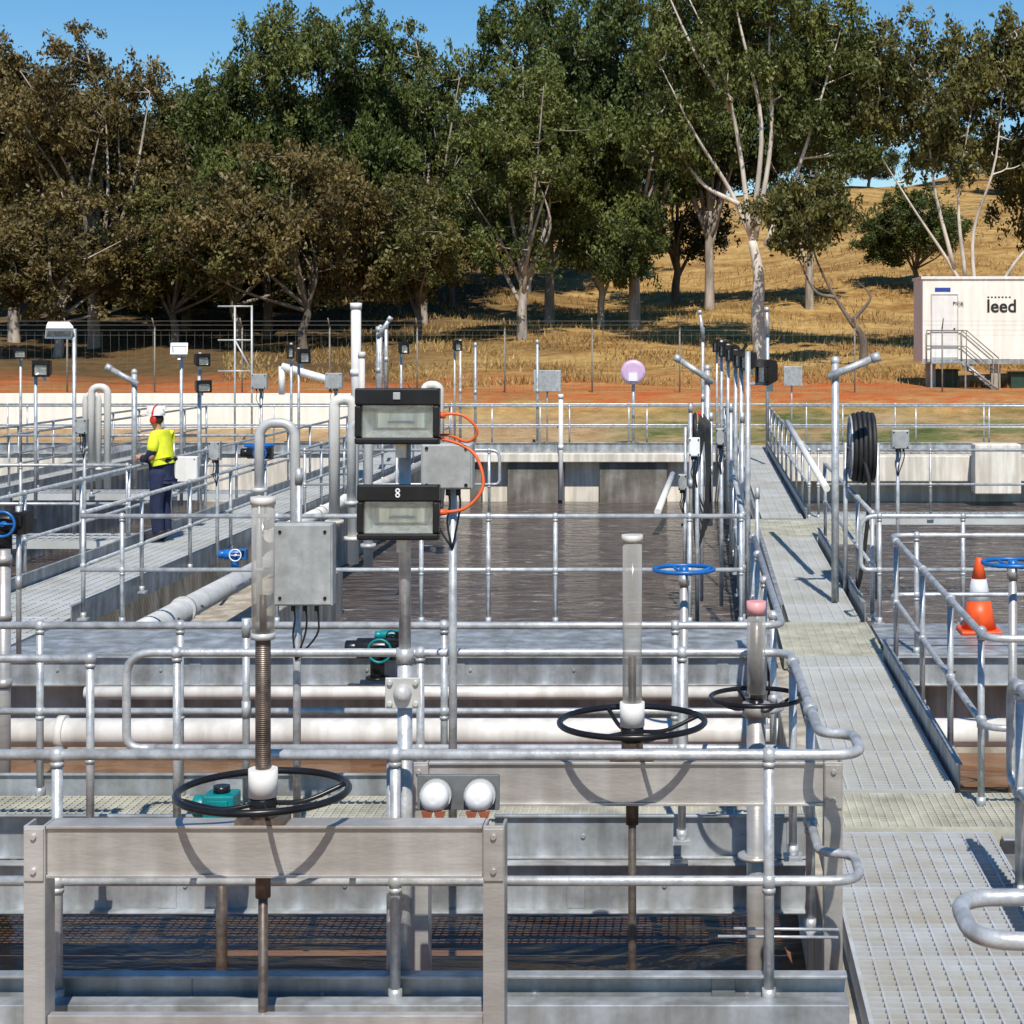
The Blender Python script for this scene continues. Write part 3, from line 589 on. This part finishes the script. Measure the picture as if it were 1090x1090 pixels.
def jbox(px0,px1,py0,py1,Y,label,post=None,zb=0,cables=True,m=boxg):
    x0,x1=mx(px0,Y),mx(px1,Y); z1,z0=mz(py0,Y),mz(py1,Y); cx=(x0+x1)/2; s=(x1-x0)
    bd=MB().box(x0,x1,Y,Y+.1,z0,z1); dr=MB().box(x0+.008,x1-.008,Y-.014,Y-.001,z0+.008,z1-.008)
    lk=MB(); 
    for q in (.12,.88):
        for t in (.1,.9): lk.cyl((x0+s*q,Y-.022,z0+(z1-z0)*t),(x0+s*q,Y-.013,z0+(z1-z0)*t),.009,8)
    pts=[('enclosure',bd,m,.006,[('lid',dr,m,.004),('screw',lk,blk)])]
    pxx=mx(post,Y) if post else cx
    pts.append(('post',MB().cyl((pxx,Y+.14,zb),(pxx,Y+.14,z1-.03),.022,12),galv))
    if cables:
        g=MB()
        for i in range(3):
            xx=x0+s*(.3+.2*i); g.sweep(curve([(xx,Y+.05,z0),(xx+.01,Y+.05,z0-.08),(xx-.01,Y+.09,z0-.18),(pxx,Y+.115,z0-.32)],4),.006,6); g.cyl((xx,Y+.05,z0-.035),(xx,Y+.05,z0),.013,8)
        pts.append(('cable',g,blkr))
    thing('junction_box',label,'electrical box',(pxx,Y+.1,zb),pts)
jbox(291,354,557,645,9.9,'grey electrical enclosure mounted on galvanised post',310)
jbox(448,503,472,521,9.2,'grey electrical box mounted behind floodlight pole',478)
jbox(568,597,394,417,44.9,'grey electrical box on short post at tank end',582,.0,False)
jbox(834,854,390,411,44.9,'grey electrical box on short post at tank end',843,.0,False)
jbox(267,284,398,414,30,'small pale electrical box on post',276,-.2); jbox(346,364,397,414,34,'small pale electrical box on post',356,-.2)
jbox(733,745,466,486,18.2,'small white electrical box on handrail post',742,-.2,True,whead); jbox(762,771,456,474,19.5,'small grey electrical box on handrail post',768,-.2)
jbox(722,731,505,522,20.5,'small grey electrical box on handrail post',729,-.2); jbox(949,968,458,478,21,'small pale electrical box on handrail post',957,-.2)
jbox(80,92,446,462,23,'small pale electrical box on post',86,-.2); jbox(222,234,470,490,22,'small pale electrical box on post',228,-.2)
jbox(186,210,486,513,25.5,'white square electrical box on post beside walkway',198,-.2,False,whitep)
Y=44.9; x=mx(674,Y); z=mz(396,Y)
thing('round_antenna','round lavender disc mounted on short post','disc antenna',(x,Y,0),[('disc',MB().sweep([(x,Y-.12,z),(x,Y-.1,z),(x,Y+.02,z),(x,Y+.08,z)],[.22,.31,.31,.2],24),lav),('post',MB().cyl((x,Y+.08,0),(x,Y+.08,z),.04),galv),('bracket',MB().cbox((x,Y-.14,z-.12),(.22,.05,.2)),whead)])
Y=7.42
bp=MB().box(mx(442,Y),mx(530,Y),Y+.05,Y+.07,mz(866,Y),mz(828,Y)); pp=[('back_plate',bp,mat('dark_grey_plate',(.16,.17,.17),.5,.2,.2,8),.004)]
for px in (463,510):
    x=mx(px,Y); z=mz(848,Y)
    dm=MB(); dm.sweep([(x,Y+.05,z),(x,Y-.03,z),(x,Y-.055,z),(x,Y-.065,z)],[.058,.058,.042,.015],20)
    fl=MB(); 
    for a in (-1,1): fl.add([(x+a*.002,Y-.05,z-.05),(x+a*.05,Y-.05,z-.05),(x+a*.028,Y-.05,z-.125),(x+a*.002,Y-.03,z-.05),(x+a*.05,Y-.03,z-.05),(x+a*.028,Y-.03,z-.125)],[(0,1,2),(3,5,4),(0,3,4,1),(1,4,5,2),(0,2,5,3)])
    pp+=[('switch_dome',dm,whead),('tag',fl,brownf),('switch_base',MB().sweep([(x,Y+.05,z),(x,Y+.01,z)],.066,20),greyp)]
thing('switch_pair','two white domed switches with brown tags on grey plate','switch',(mx(486,Y),Y,mz(850,Y)),pp)

# ------------------------------------------------------------------ light poles and small equipment
def lamp_pole(px,pyt,Y,zb,headpx,headpy,w_=.3,h_=.2,kind='black',yaw=0,tilt=0,r=.028):
    x=mx(px,Y); zt=mz(pyt,Y); hx=mx(headpx,Y); hz=mz(headpy,Y)
    parts=[('pole',MB().cyl((x,Y,zb),(x,Y,zt),r,10),galv),('arm',MB().cyl((x,Y,hz-h_*.5),(hx,Y-.02,hz-h_*.4),r*.7,8),galv)]
    parts+=flood((hx,Y-.12,hz),w_,h_,.11,yaw,tilt,blk if kind=='black' else whead)
    thing('light_pole',('galvanised pole with black floodlight above walkway' if kind=='black' else 'galvanised pole with white floodlight above walkway'),'light pole',(x,Y,zb),parts,group='floodlight poles around the tanks')
for a in [(79,350,25,-.1,66,353,.36,.20,'white',.5,.7),(193,366,30,-.1,193,372,.28,.22,'white',.2,-.5),(38,385,28,-.1,47,392,.30,.26,'black',-.3),
  (22,372,37,-.1,24,376,.25,.2,'black'),(213,375,31,-.1,218,383,.28,.22,'black',1.0),(212,400,29,-.1,219,411,.26,.2,'black',.8),(318,370,36,-.1,325,379,.3,.3,'black',1.0),(310,365,38,-.1,311,374,.15,.3,'black'),
  (427,366,43,0,431,370,.25,.3,'black',.8),(484,364,43,0,488,368,.2,.25,'black',.8),
  (796,374,18,-.2,812,396,.25,.26,'black',-1.2),(789,380,21,-.2,793,384,.2,.22,'black',-1.2),(783,372,24,-.2,786,382,.2,.24,'black',-1.2),(775,366,28,-.2,777,376,.2,.26,'black',-1.2),(768,362,33,-.2,769,372,.22,.28,'black',-1.2),(763,362,39,-.2,762,368,.22,.28,'black',-1.2)]: lamp_pole(*a)
def davit(px,pyb,pyt,Y,ax,ay,label='galvanised davit post with slanted arm'):
    x=mx(px,Y); zt=mz(pyt,Y); hx=mx(ax,Y); hz=mz(ay,Y)
    p=MB().cyl((x,Y,mz(pyb,Y)),(x,Y,zt),.04,12); p.sph((x,Y,zt),.05)
    d=Vector((hx-x,0,hz-zt+.12)); a=MB().cyl((x-d.x*.2,Y-.05,zt-.14-d.z*.2),(hx,Y-.05,hz),.04,12); e=Vector((hx,Y-.05,hz)); a.sweep([e-d.normalized()*.03,e+d.normalized()*.06],.052,12)
    thing('davit_post',label,'davit',(x,Y,mz(pyb,Y)),[('post',p,galv),('arm',a,galv)],group='davit posts beside walkways')
davit(889,655,384,18.6,930,381); davit(753,560,392,24,722,382); davit(143,520,396,26,118,392); davit(748,470,350,40,745,333); davit(405,440,348,36,415,340); davit(817,470,345,38,816,330)
def pole(px,y0,y1,Y,r,label,m=galv):
    x=mx(px,Y); b=MB().cyl((x,Y,mz(y1,Y)),(x,Y,mz(y0,Y)),r,14); 
    b.sweep([(x,Y,mz(y0,Y)-.1),(x,Y,mz(y0,Y)+.01)],r*1.18,14); b.sweep([(x,Y,(mz(y0,Y)+mz(y1,Y))/2-.05),(x,Y,(mz(y0,Y)+mz(y1,Y))/2+.05)],r*1.2,14)
    thing('pole',label,'pole',(x,Y,mz(y1,Y)),[('pole',b,m)])
pole(379,323,470,34,.095,'thick white vertical vent pole',whitep); pole(597,420,532,43.0,.055,'slim white vertical pipe at tank end',whitep)
pole(403,348,440,36,.05,'galvanised vertical steel pole'); pole(411,345,420,38,.04,'galvanised vertical steel pole'); pole(385,375,470,33,.06,'pale grey vertical vent pole',creamp)
for px,a,b_,Y in ((572,362,470,44.8),(490,362,470,44.8),(506,365,470,44.8),(790,440,640,19),(778,430,600,22),(757,440,560,23),(735,430,600,21),(748,420,560,26),(806,520,660,17.6),(318,500,700,12),(262,660,850,10.7)): pole(px,a,b_,Y,.022 if Y<30 else .035,'thin galvanised conduit pole')
thing('sloped_pipe','white plastic pipe sloping down to walkway','pipe',V3(870,530,22),[('sloped_pipe',MB().cyl(V3(838,450,24),V3(880,520,20),.04,12),whitep)])
thing('sloped_pipe','white sloping pipe at tank end','pipe',V3(712,505,40),[('sloped_pipe',MB().cyl(V3(716,505,40),V3(700,545,36),.07,12),whitep)])
thing('sloped_pipe','white sloping pipe behind wall','pipe',V3(330,400,45),[('sloped_pipe',MB().cyl(V3(300,390,45),V3(362,408,45),.1,12).cyl(V3(300,390,45),V3(300,420,45),.08,12),whitep)])
def goose(px,w_,py0,pyl,pyr,Y,r,label='pale gooseneck vent pipe beside walkway',m=creamp):
    x0,x1=mx(px-w_/2,Y),mx(px+w_/2,Y); zt=mz(py0,Y)
    b=MB().tube([(x0,Y,mz(pyl,Y)),(x0,Y,zt),(x1,Y,zt),(x1,Y,mz(pyr,Y))],r,abs(x1-x0)*.48,14,8)
    za=mz(pyl,Y)+.05; zc=mz(pyr,Y)+.3
    b.sweep([(x0,Y,za-.02),(x0,Y,za+.02)],r*1.7,14); b.sweep([(x1,Y,zc-.02),(x1,Y,zc+.02)],r*1.7,14)
    thing('gooseneck_pipe',label,'pipe',(x1,Y,mz(pyr,Y)),[('gooseneck_pipe',b,m)],group='gooseneck pipes beside tanks')
goose(106,17,412,500,520,24.5,.05); goose(98,14,420,480,520,27,.045); goose(295,38,450,527,640,16.5,.045,m=greyp); goose(366,20,425,560,600,21,.065); goose(460,16,410,470,500,32,.08)
goose(383,18,450,540,610,19.5,.05,m=greyp)
def pipe(pts,r,label,m=creamp,flanges=()):
    b=MB().tube(pts,r,.35,18)
    P=[Vector(p) for p in pts]; d=(P[1]-P[0]).normalized(); L_=(P[1]-P[0]).length
    for t in flanges: c=P[0]+d*L_*t; b.sweep([c-d*.03,c+d*.03],r*1.2,18)
    thing('process_pipe',label,'pipe',pts[0],[('process_pipe',b,m)])
pipe([(-8,14,-.33),(7,14,-.33)],.112,'large cream process pipe crossing the channel',creamp,(.2,.5,.75))
pipe([(-5.2,15.1,-.24),(.5,15.1,-.24)],.055,'thin cream pipe along cross wall',creamp)
pipe([(-5.46,17.3,-.12),(-5.46,23.5,-.12),(-5.46,23.5,-1.5)],.12,'thick pale pipe running beside walkway',greyp,(.25,.9))
pipe([(-5.7,14.2,-.1),(-5.7,11.2,-.1)],.13,'thick pale pipe with elbow beside channel',greyp,(.1,))
pipe([(-5.9,24.5,.02),(-5.9,42,.02)],.09,'pale pipe running beside walkway',creamp,(.3,.6))
pipe([(-8,20,-.2),(-8,43,-.2)],.14,'thick grey pipe running beside walkway',greyp,(.3,.6))
pole(20,540,700,14,.02,'vertical galvanised pipe at channel edge')
pipe([(mx(4,12),12,-.9),(mx(4,12),12,mz(585,12))],.045,'vertical flanged grey pipe at channel edge',stain,(.6,.8,.97))
def actuator(c,s,m,label,wheelm=None):
    x,y,z=c; b=MB(); b.cyl((x-.22*s,y,z),(x+.12*s,y,z),.11*s,18); b.cyl((x-.34*s,y,z),(x-.22*s,y,z),.085*s,18); b.cbox((x+.17*s,y,z),(.16*s,.2*s,.22*s)); b.cyl((x,y,z-.3*s),(x,y,z),.08*s,16); b.cyl((x,y,z-.33*s),(x,y,z-.3*s),.13*s,16)
    hw=MB().torus((x+.05*s,y-.17*s,z),.12*s,.014*s,'y',28,8).cyl((x+.05*s,y-.17*s,z),(x+.05*s,y,z),.025*s,10)
    hw.cyl((x-.07*s,y-.17*s,z),(x+.17*s,y-.17*s,z),.01*s,6)
    cp=MB().cbox((x+.17*s,y-.115*s,z+.02),(.1*s,.02,.1*s))
    thing('valve_actuator',label,'actuator',(x,y,z-.33*s),[('motor_body',b,m,.01*s),('handwheel',hw,wheelm or blk),('control_cover',cp,blk,.004)])
actuator(V3(402,690,15.2),.8,blk,'black and teal valve actuator on walkway edge',teal); actuator(V3(416,676,15.3),.4,teal,'small teal valve actuator on walkway edge')
x,y,z=V3(236,858,9.6)
thing('valve_actuator','teal electric valve actuator beside channel','actuator',(x,y,-.9),[('motor_body',MB().cbox((x,y,z-.01),(.17,.16,.17)).cyl((x-.15,y,z),(x-.085,y,z),.06,16),teal,.012),('control_cover',MB().cyl((x,y,z+.075),(x,y,z+.11),.045,18),blk),('motor_lid',MB().cbox((x,y-.088,z),(.11,.014,.10)),teal,.004),('post',MB().cyl((x,y,-1.2),(x,y,z-.09),.03,14),rust)])
actuator(V3(4,556,14),.8,blk,'black valve actuator with blue handwheel',blue); actuator(V3(276,482,20),.6,blk,'black valve actuator with blue handwheel',blue)
actuator(V3(250,590,18.5),.5,blue,'small blue and white flow meter',whead)
def reel(c,R,wd,label):
    x,y,z=c; co=MB(); 
    for j in range(4):
        n=int(wd/.05)
        for i in range(n): co.torus((x-wd/2+.03+i*.05+(j%2)*.01,y,z),R*(.62+.11*j)+random.uniform(-.015,.015),.026,'x',30,7)
    dr=MB().cyl((x-wd/2,y,z),(x+wd/2,y,z),R*.5,20); fl=MB()
    for a in (-1,1): fl.torus((x+a*wd/2,y,z),R*.9,.012,'x',30,7); 
    for a in (-1,1):
        for k in range(4):
            t=k*math.pi/4; fl.cyl((x+a*wd/2,y-R*.9*math.cos(t),z-R*.9*math.sin(t)),(x+a*wd/2,y+R*.9*math.cos(t),z+R*.9*math.sin(t)),.012,6)
    st=MB()
    for a in (-1,1): st.cyl((x+a*(wd/2+.05),y,-.1),(x+a*(wd/2+.05),y,z+.05),.025,10); 
    st.cyl((x-wd/2-.06,y,z),(x+wd/2+.06,y,z),.02,8)
    tail=MB().sweep(curve([(x,y-R*.9,z-.1),(x+.05,y-R*1.0,z-.5),(x-.05,y-R*.9,.15),(x-.15,y-R*.5,.02)],6),.022,8)
    thing('hose_reel',label,'hose reel',(x,y,0),[('hose_coil',co,blkr),('drum',dr,red),('reel_flange',fl,galv),('stand',st,galv),('hose_end',tail,blkr)],group='hose reels beside the walkway')
reel((mx(917,19.5),19.5,mz(476,19.5)),.38,.25,'black rubber hose wound on reel with galvanised stand'); reel((mx(737,26),26,mz(458,26)),.24,.10,'black rubber hose wound on narrow reel with stand')
hang=MB()
for i in range(6):
    dx=i*.03; hang.sweep(curve([(mx(745,20)+dx*.5,20,1.9-i*.02),(mx(738,20)+dx*.3,20,1.1),(mx(742,20)+dx,20,.35+i*.08),(mx(752,20)+dx*.3,20,1.1),(mx(749,20)+dx*.5,20,1.9-i*.02)],6),.010,6)
thing('hanging_hose','black hose hanging in loops from a pole','hose',(mx(745,20),20,.35),[('hanging_hose',hang,blkr)])
thing('valve_lever','red nozzle lever on post beside tank','valve handle',V3(745,450,21),[('lever',MB().cyl(V3(744,438,21),V3(748,460,21),.02),red),('holder',MB().cyl(V3(747,455,21),V3(747,640,21),.02),galv)])
b=MB(); Yr=44.9
for px in (250,268): b.cyl(V3(px,325,Yr),V3(px,470,Yr),.025)
for py in (326,362,395): b.cyl(V3(232,py,Yr),V3(268,py,Yr),.02)
b.cyl(V3(250,362,Yr),V3(268,395,Yr),.02)
thing('steel_frame','thin galvanised steel frame standing behind tanks','frame',V3(260,470,Yr),[('steel_frame',b,greyp)])

# ------------------------------------------------------------------ traffic cone
cx,cy=mx(1042,16.75),16.75
def cone_seg(z0,z1,r0,r1): return MB().sweep([(cx,cy,z0),(cx,cy,z1)],[r0,r1],28)
rr=lambda z:.165-.135*(z/.7)
base=MB().box(cx-.19,cx+.19,cy-.19,cy+.19,.0,.035)
thing('traffic_cone','orange traffic cone with white reflective band on walkway','traffic cone',(cx,cy,0),[('base',base,orange,.012),('cone_body',cone_seg(.034,.30,rr(.0),rr(.30)),orange),
  ('reflective_band',cone_seg(.30,.50,rr(.30)+.002,rr(.50)+.002),refl),('cone_tip',MB().sweep([(cx,cy,.50),(cx,cy,.69),(cx,cy,.70)],[rr(.5),rr(.69),.02],28),orange)])

# ------------------------------------------------------------------ worker
def skinobj(name,verts,edges,radii,m,root=0,parent=None):
    me=bpy.data.meshes.new(name); me.from_pydata(verts,edges,[]); ob=bpy.data.objects.new(name,me); COL.objects.link(ob)
    md=ob.modifiers.new('Skin','SKIN'); md.use_smooth_shade=True
    sv=me.skin_vertices[0].data if me.skin_vertices else None
    if sv is None:
        bpy.context.view_layer.objects.active=ob; bpy.context.view_layer.update(); sv=me.skin_vertices[0].data
    for i,r in enumerate(radii):
        sv[i].radius=(r,r) if not isinstance(r,tuple) else r; sv[i].use_root=(i==root)
    s=ob.modifiers.new('Sub','SUBSURF'); s.levels=2; s.render_levels=2
    me.materials.append(m); ob.parent=parent; return ob
def person(X,Y,z,yaw):
    top=bpy.data.objects.new('person',None); COL.objects.link(top); top.location=(X,Y,z); top.rotation_euler=(0,0,yaw); top.scale=(.95,.9,1)
    top['label']='worker in white hard hat, yellow and navy hi-vis workwear, hands together'; top['category']='person'
    V=[(0,0,.93),(0,0,1.12),(.02,0,1.34),(.045,0,1.47),(.06,0,1.53),(.085,0,1.62),(.095,0,1.70)]
    R=[.12,.11,.13,.06,.052,.078,.075]; E=[(0,1),(1,2),(2,3),(3,4),(4,5),(5,6)]
    V+=[(.18,0,1.615),(.08,.085,1.62),(.08,-.085,1.62)]; R+=[.014,.016,.016]; E+=[(5,7),(5,8),(5,9)]
    for s in (1,-1):
        i=len(V); V+=[(.01,.17*s,1.40),(.03,.235*s,1.14),(.23,.13*s,1.12),(.29,.09*s,1.13),(.325,.075*s,1.13)]; R+=[.052,.040,.028,.034,.03]; E+=[(2,i),(i,i+1),(i+1,i+2),(i+2,i+3),(i+3,i+4)]
        for k in range(4):
            j=len(V); yy=.075*s; zz=1.16-.022*k; V+=[(.35,yy,zz),(.38,yy-.015*s,zz-.01),(.37,yy-.035*s,zz-.02)]; R+=[.010,.009,.008]; E+=[(i+4,j),(j,j+1),(j+1,j+2)]
        j=len(V); V+=[(.30,.05*s,1.165),(.33,.035*s,1.18)]; R+=[.012,.010]; E+=[(i+3,j),(j,j+1)]
        h=len(V); V+=[(0,.09*s,.88),(.02,.105*s,.50),(-.02,.11*s,.10),(.10,.125*s,.05)]; R+=[.085,.055,.04,.035]; E+=[(0,h),(h,h+1),(h+1,h+2),(h+2,h+3)]
    skinobj('body',V,E,R,skin,0,top)
    V=[(-.02,0,1.12),(0,0,1.22),(.015,0,1.36),(.035,0,1.50)]; R=[(.20,.155),(.21,.165),(.21,.175),.10]; E=[(0,1),(1,2),(2,3)]
    for s in (1,-1):
        i=len(V); V+=[(.01,.18*s,1.42),(.02,.215*s,1.30),(.03,.23*s,1.20)]; R+=[.095,.09,.082]; E+=[(2,i),(i,i+1),(i+1,i+2)]
    skinobj('hi_vis_shirt',V,E,R,yel,1,top)
    V=[(0,0,.84),(0,0,.96),(0,0,1.10),(0,0,1.24)]; R=[(.18,.15),(.18,.155),(.175,.15),(.175,.14)]; E=[(0,1),(1,2),(2,3)]
    skinobj('shirt_lower',V,E,R,navy,1,top)
    for s in (1,-1):
        skinobj('sleeve',[(.025,.225*s,1.26),(.04,.235*s,1.14),(.14,.18*s,1.125),(.25,.12*s,1.12)],[(0,1),(1,2),(2,3)],[.075,.075,.062,.05],navy,1,top)
    V=[(0,0,1.04),(0,0,.93)]; R=[(.17,.145),(.175,.15)]; E=[(0,1)]
    for s in (1,-1):
        h=len(V); V+=[(0,.10*s,.84),(.02,.11*s,.50),(-.015,.115*s,.08)]; R+=[.125,.10,.09]; E+=[(1,h),(h,h+1),(h+1,h+2)]
    skinobj('trousers',V,E,R,navy,1,top)
    for s in (1,-1): skinobj('boot',[(-.05,.115*s,.18),(-.04,.115*s,.06),(.07,.12*s,.055),(.19,.13*s,.045)],[(0,1),(1,2),(2,3)],[.075,.075,.065,.05],boot,1,top)
    hh=MB(); hh.sph((.085,0,1.715),.118,20,12,(1.12,.98,.92)); hh.v=[(a,b_,max(c,1.70)) for a,b_,c in hh.v]; hh.sweep([(.095,0,1.70),(.095,0,1.712)],[.142,.13],24); hh.box(.07-.14,.07+.15,-.012,.012,1.78,1.83)
    hh.box(.19,.27,-.07,.07,1.695,1.705)
    o=hh.obj('hard_hat',whitep); o.parent=top
    o=MB().sph((.055,0,1.655),.088,14,8,(.9,.98,1)).obj('hair',boot); o.parent=top
    em=MB()
    for s in (1,-1): em.sph((.075,.102*s,1.64),.052,14,8,(1,.6,1.2))
    em.torus((.075,0,1.70),.128,.014,'x',20,6)
    o=em.obj('ear_muffs',red); o.parent=top
    ey=MB()
    for s in (1,-1): ey.sph((.158,.03*s,1.635),.011,8,6)
    ey.box(.15,.166,-.025,.025,1.572,1.578); o=ey.obj('eyes_and_mouth',boot); o.parent=top
    return top
person(-7.24,24.0,0,math.pi-.2)

# ------------------------------------------------------------------ fence
Yf=53
wires=MB(); gz=lambda x:th(x,Yf)
for h in (.1,.9,1.7,1.85,2.0,2.12):
    wires.sweep([(x,Yf,gz(x)+h) for x in range(-24,21,2)],.003 if h<1.8 else .0045,4,cap=False)
x=-24
while x<20: wires.cyl((x,Yf,gz(x)),(x,Yf,gz(x)+1.8),.002,3); x+=.25
parts=[('fence_wire',wires,fencem)]
x=-24
while x<20:
    z=gz(x); parts.append(('post',MB().cyl((x,Yf+.03,z-.2),(x,Yf+.03,z+1.95),.024,8).cyl((x,Yf+.03,z+1.9),(x,Yf-.22,z+2.2),.018,8),fencem)); x+=2.6
thing('wire_fence','wire security fence with barbed top and weathered posts','fence',(0,Yf,1),parts)

# ------------------------------------------------------------------ site office
Yc=57.6; x0=mx(982,Yc); x1=x0+6.0; z0=1.9; z1=4.55
bd=MB().box(x0,x1,Yc,Yc+2.4,z0,z1)
rf=MB().box(x0-.05,x1+.05,Yc-.05,Yc+2.45,z1,z1+.09); sk=MB().box(x0-.02,x1+.02,Yc-.025,Yc-.003,z0-.08,z0+.08)
rib=MB(); 
xx=x0+.05
while xx<x1:
    if not (x0+.25<xx<x0+1.2): rib.box(xx,xx+.012,Yc-.006,Yc-.001,z0+.1,z1)
    xx+=1.2
door=MB().box(x0+.30,x0+1.12,Yc-.03,Yc-.002,z0+.12,z0+2.12); dh=MB().cyl((x0+1.02,Yc-.07,z0+1.05),(x0+1.02,Yc-.03,z0+1.05),.03,8)
dw=MB().box(x0+.27,x0+.298,Yc-.035,Yc-.002,z0+.1,z0+2.15).box(x0+1.122,x0+1.15,Yc-.035,Yc-.002,z0+.1,z0+2.15).box(x0+.27,x0+1.15,Yc-.035,Yc-.002,z0+2.152,z0+2.18)
lg_=MB().box(x0+.4,x0+.9,Yc-.014,Yc-.003,z1-.40,z1-.27)
legs=[]
for a in (.3,2.4,4.5,5.7): legs.append(('support_pier',MB().box(x0+a-.15,x0+a+.15,Yc+.2,Yc+.5,th(x0+a,Yc+.2)-.3,z0-.002),conc,.01))
ct=thing('site_office','white portable site office raised on piers with stairs','portable building',(x0,Yc,z0),[('wall',bd,wallw,.02),('roof',rf,whitep,.01),('skirt',sk,galvd),('wall_rib',rib,whitep),('door',door,whitep,.01,[('door_handle',dh,blk),('door_frame',dw,greyp)]),('logo_sign',lg_,blulog)]+legs)
def text(s,size,loc,m,parent,name,off=.0,ext=.006):
    cu=bpy.data.curves.new(name,'FONT'); cu.body=s; cu.size=size; cu.extrude=ext; cu.offset=off; o=bpy.data.objects.new(name,cu); COL.objects.link(o)
    bpy.context.view_layer.update(); me=bpy.data.meshes.new_from_object(o.evaluated_get(bpy.context.evaluated_depsgraph_get())); bpy.data.objects.remove(o)
    ob=bpy.data.objects.new(name,me); me.materials.clear(); me.materials.append(m); COL.objects.link(ob); ob.rotation_euler=(math.pi/2,0,0)
    ob.parent=parent; ob.location=Vector(loc)-parent.location; return ob
text('leed',.58,(mx(1050,Yc),Yc-.014,mz(332,Yc)),txt,ct,'lettering',.009)
dots=MB()
for i in range(7): dots.box(mx(1051,Yc)+i*.115,mx(1051,Yc)+i*.115+.06,Yc-.012,Yc-.003,mz(317,Yc),mz(315.6,Yc))
o=dots.obj('lettering',txt,ct.location); o.parent=ct
text('PICK',.17,(mx(1014,Yc),Yc-.04,mz(325,Yc)),txt,ct,'lettering',.001)
stp=MB(); st_r=MB(); zg=th(x0+2,Yc-1); n=6
stp.box(x0+.1,x0+1.25,Yc-1.1,Yc-.06,z0-.05,z0)
for i in range(n): 
    zz=z0-(z0-zg)*(i+1)/(n); xx=x0+1.25+i*.17; stp.box(xx,xx+.24,Yc-1.1,Yc-.1,zz-.03,zz)
for yy in (Yc-1.12,Yc-.08):
    stp.sweep([(x0+1.25,yy,z0-.08),(x0+1.25+n*.17,yy,zg-.02)],.04,6)
    for a,zz in ((.12,z0),(1.25,z0),(1.25+n*.17,zg)): st_r.cyl((x0+a,yy,zz-.05),(x0+a,yy,zz+1.0),.018,8)
    for q in (1.0,.5): st_r.sweep([(x0+.12,yy,z0+q),(x0+1.25,yy,z0+q),(x0+1.25+n*.17,yy,zg+q)],.018,8)
for a in (.12,1.2): stp.box(x0+a,x0+a+.05,Yc-1.1,Yc-1.05,zg-.3,z0-.05)
thing('stairs','galvanised steel stairs with handrails up to office','stairs',(x0,Yc-1,zg),[('steps',stp,galvd),('stair_rail',st_r,fencem)])
for i,xx in enumerate((x0+.2,x0+2.9,x0+4.2)):
    zb=th(xx,58); b=MB().box(xx,xx+1.0,57.9,58.5,zb-.1,zb+.5); l=MB().box(xx-.03,xx+1.03,57.86,58.54,zb+.5,zb+.55)
    thing('storage_bin','dark green storage bin with lid beneath office','bin',(xx,58,zb),[('bin_body',b,green,.02),('lid',l,green,.01)])

# ------------------------------------------------------------------ light, sky, camera
el=math.radians(53); az=math.radians(172)
sd=Vector((math.sin(az)*math.cos(el),math.cos(az)*math.cos(el),math.sin(el)))
sun=bpy.data.lights.new('sun','SUN'); sun.energy=5.0; sun.angle=math.radians(.5); sun.color=(1,.945,.86)
so=bpy.data.objects.new('sun',sun); COL.objects.link(so); so.rotation_euler=sd.to_track_quat('Z','Y').to_euler(); so.location=(0,-20,40)
W=bpy.data.worlds.new('World'); S.world=W; W.use_nodes=True; nt=W.node_tree
sk=nt.nodes.new('ShaderNodeTexSky'); sk.sky_type='NISHITA'; sk.sun_disc=False; sk.sun_elevation=el; sk.sun_rotation=az; sk.air_density=1.0; sk.dust_density=0.0; sk.ozone_density=3.0
hs=nt.nodes.new('ShaderNodeHueSaturation'); hs.inputs['Saturation'].default_value=1.35; hs.inputs['Value'].default_value=1.15
nt.links.new(sk.outputs[0],hs.inputs['Color']); nt.links.new(hs.outputs[0],nt.nodes['Background'].inputs[0]); nt.nodes['Background'].inputs[1].default_value=.10
cam=bpy.data.cameras.new('camera'); co=bpy.data.objects.new('camera',cam); COL.objects.link(co); co.location=(0,0,H); co.rotation_euler=(math.pi/2,0,0)
cam.sensor_width=36; cam.lens=F/1090*36; cam.shift_x=-(CX-545)/1090; cam.shift_y=-(545-CY)/1090; cam.clip_start=.1; cam.clip_end=2000
S.camera=co
S.view_settings.view_transform='Standard'; S.view_settings.look='None'; S.view_settings.exposure=0
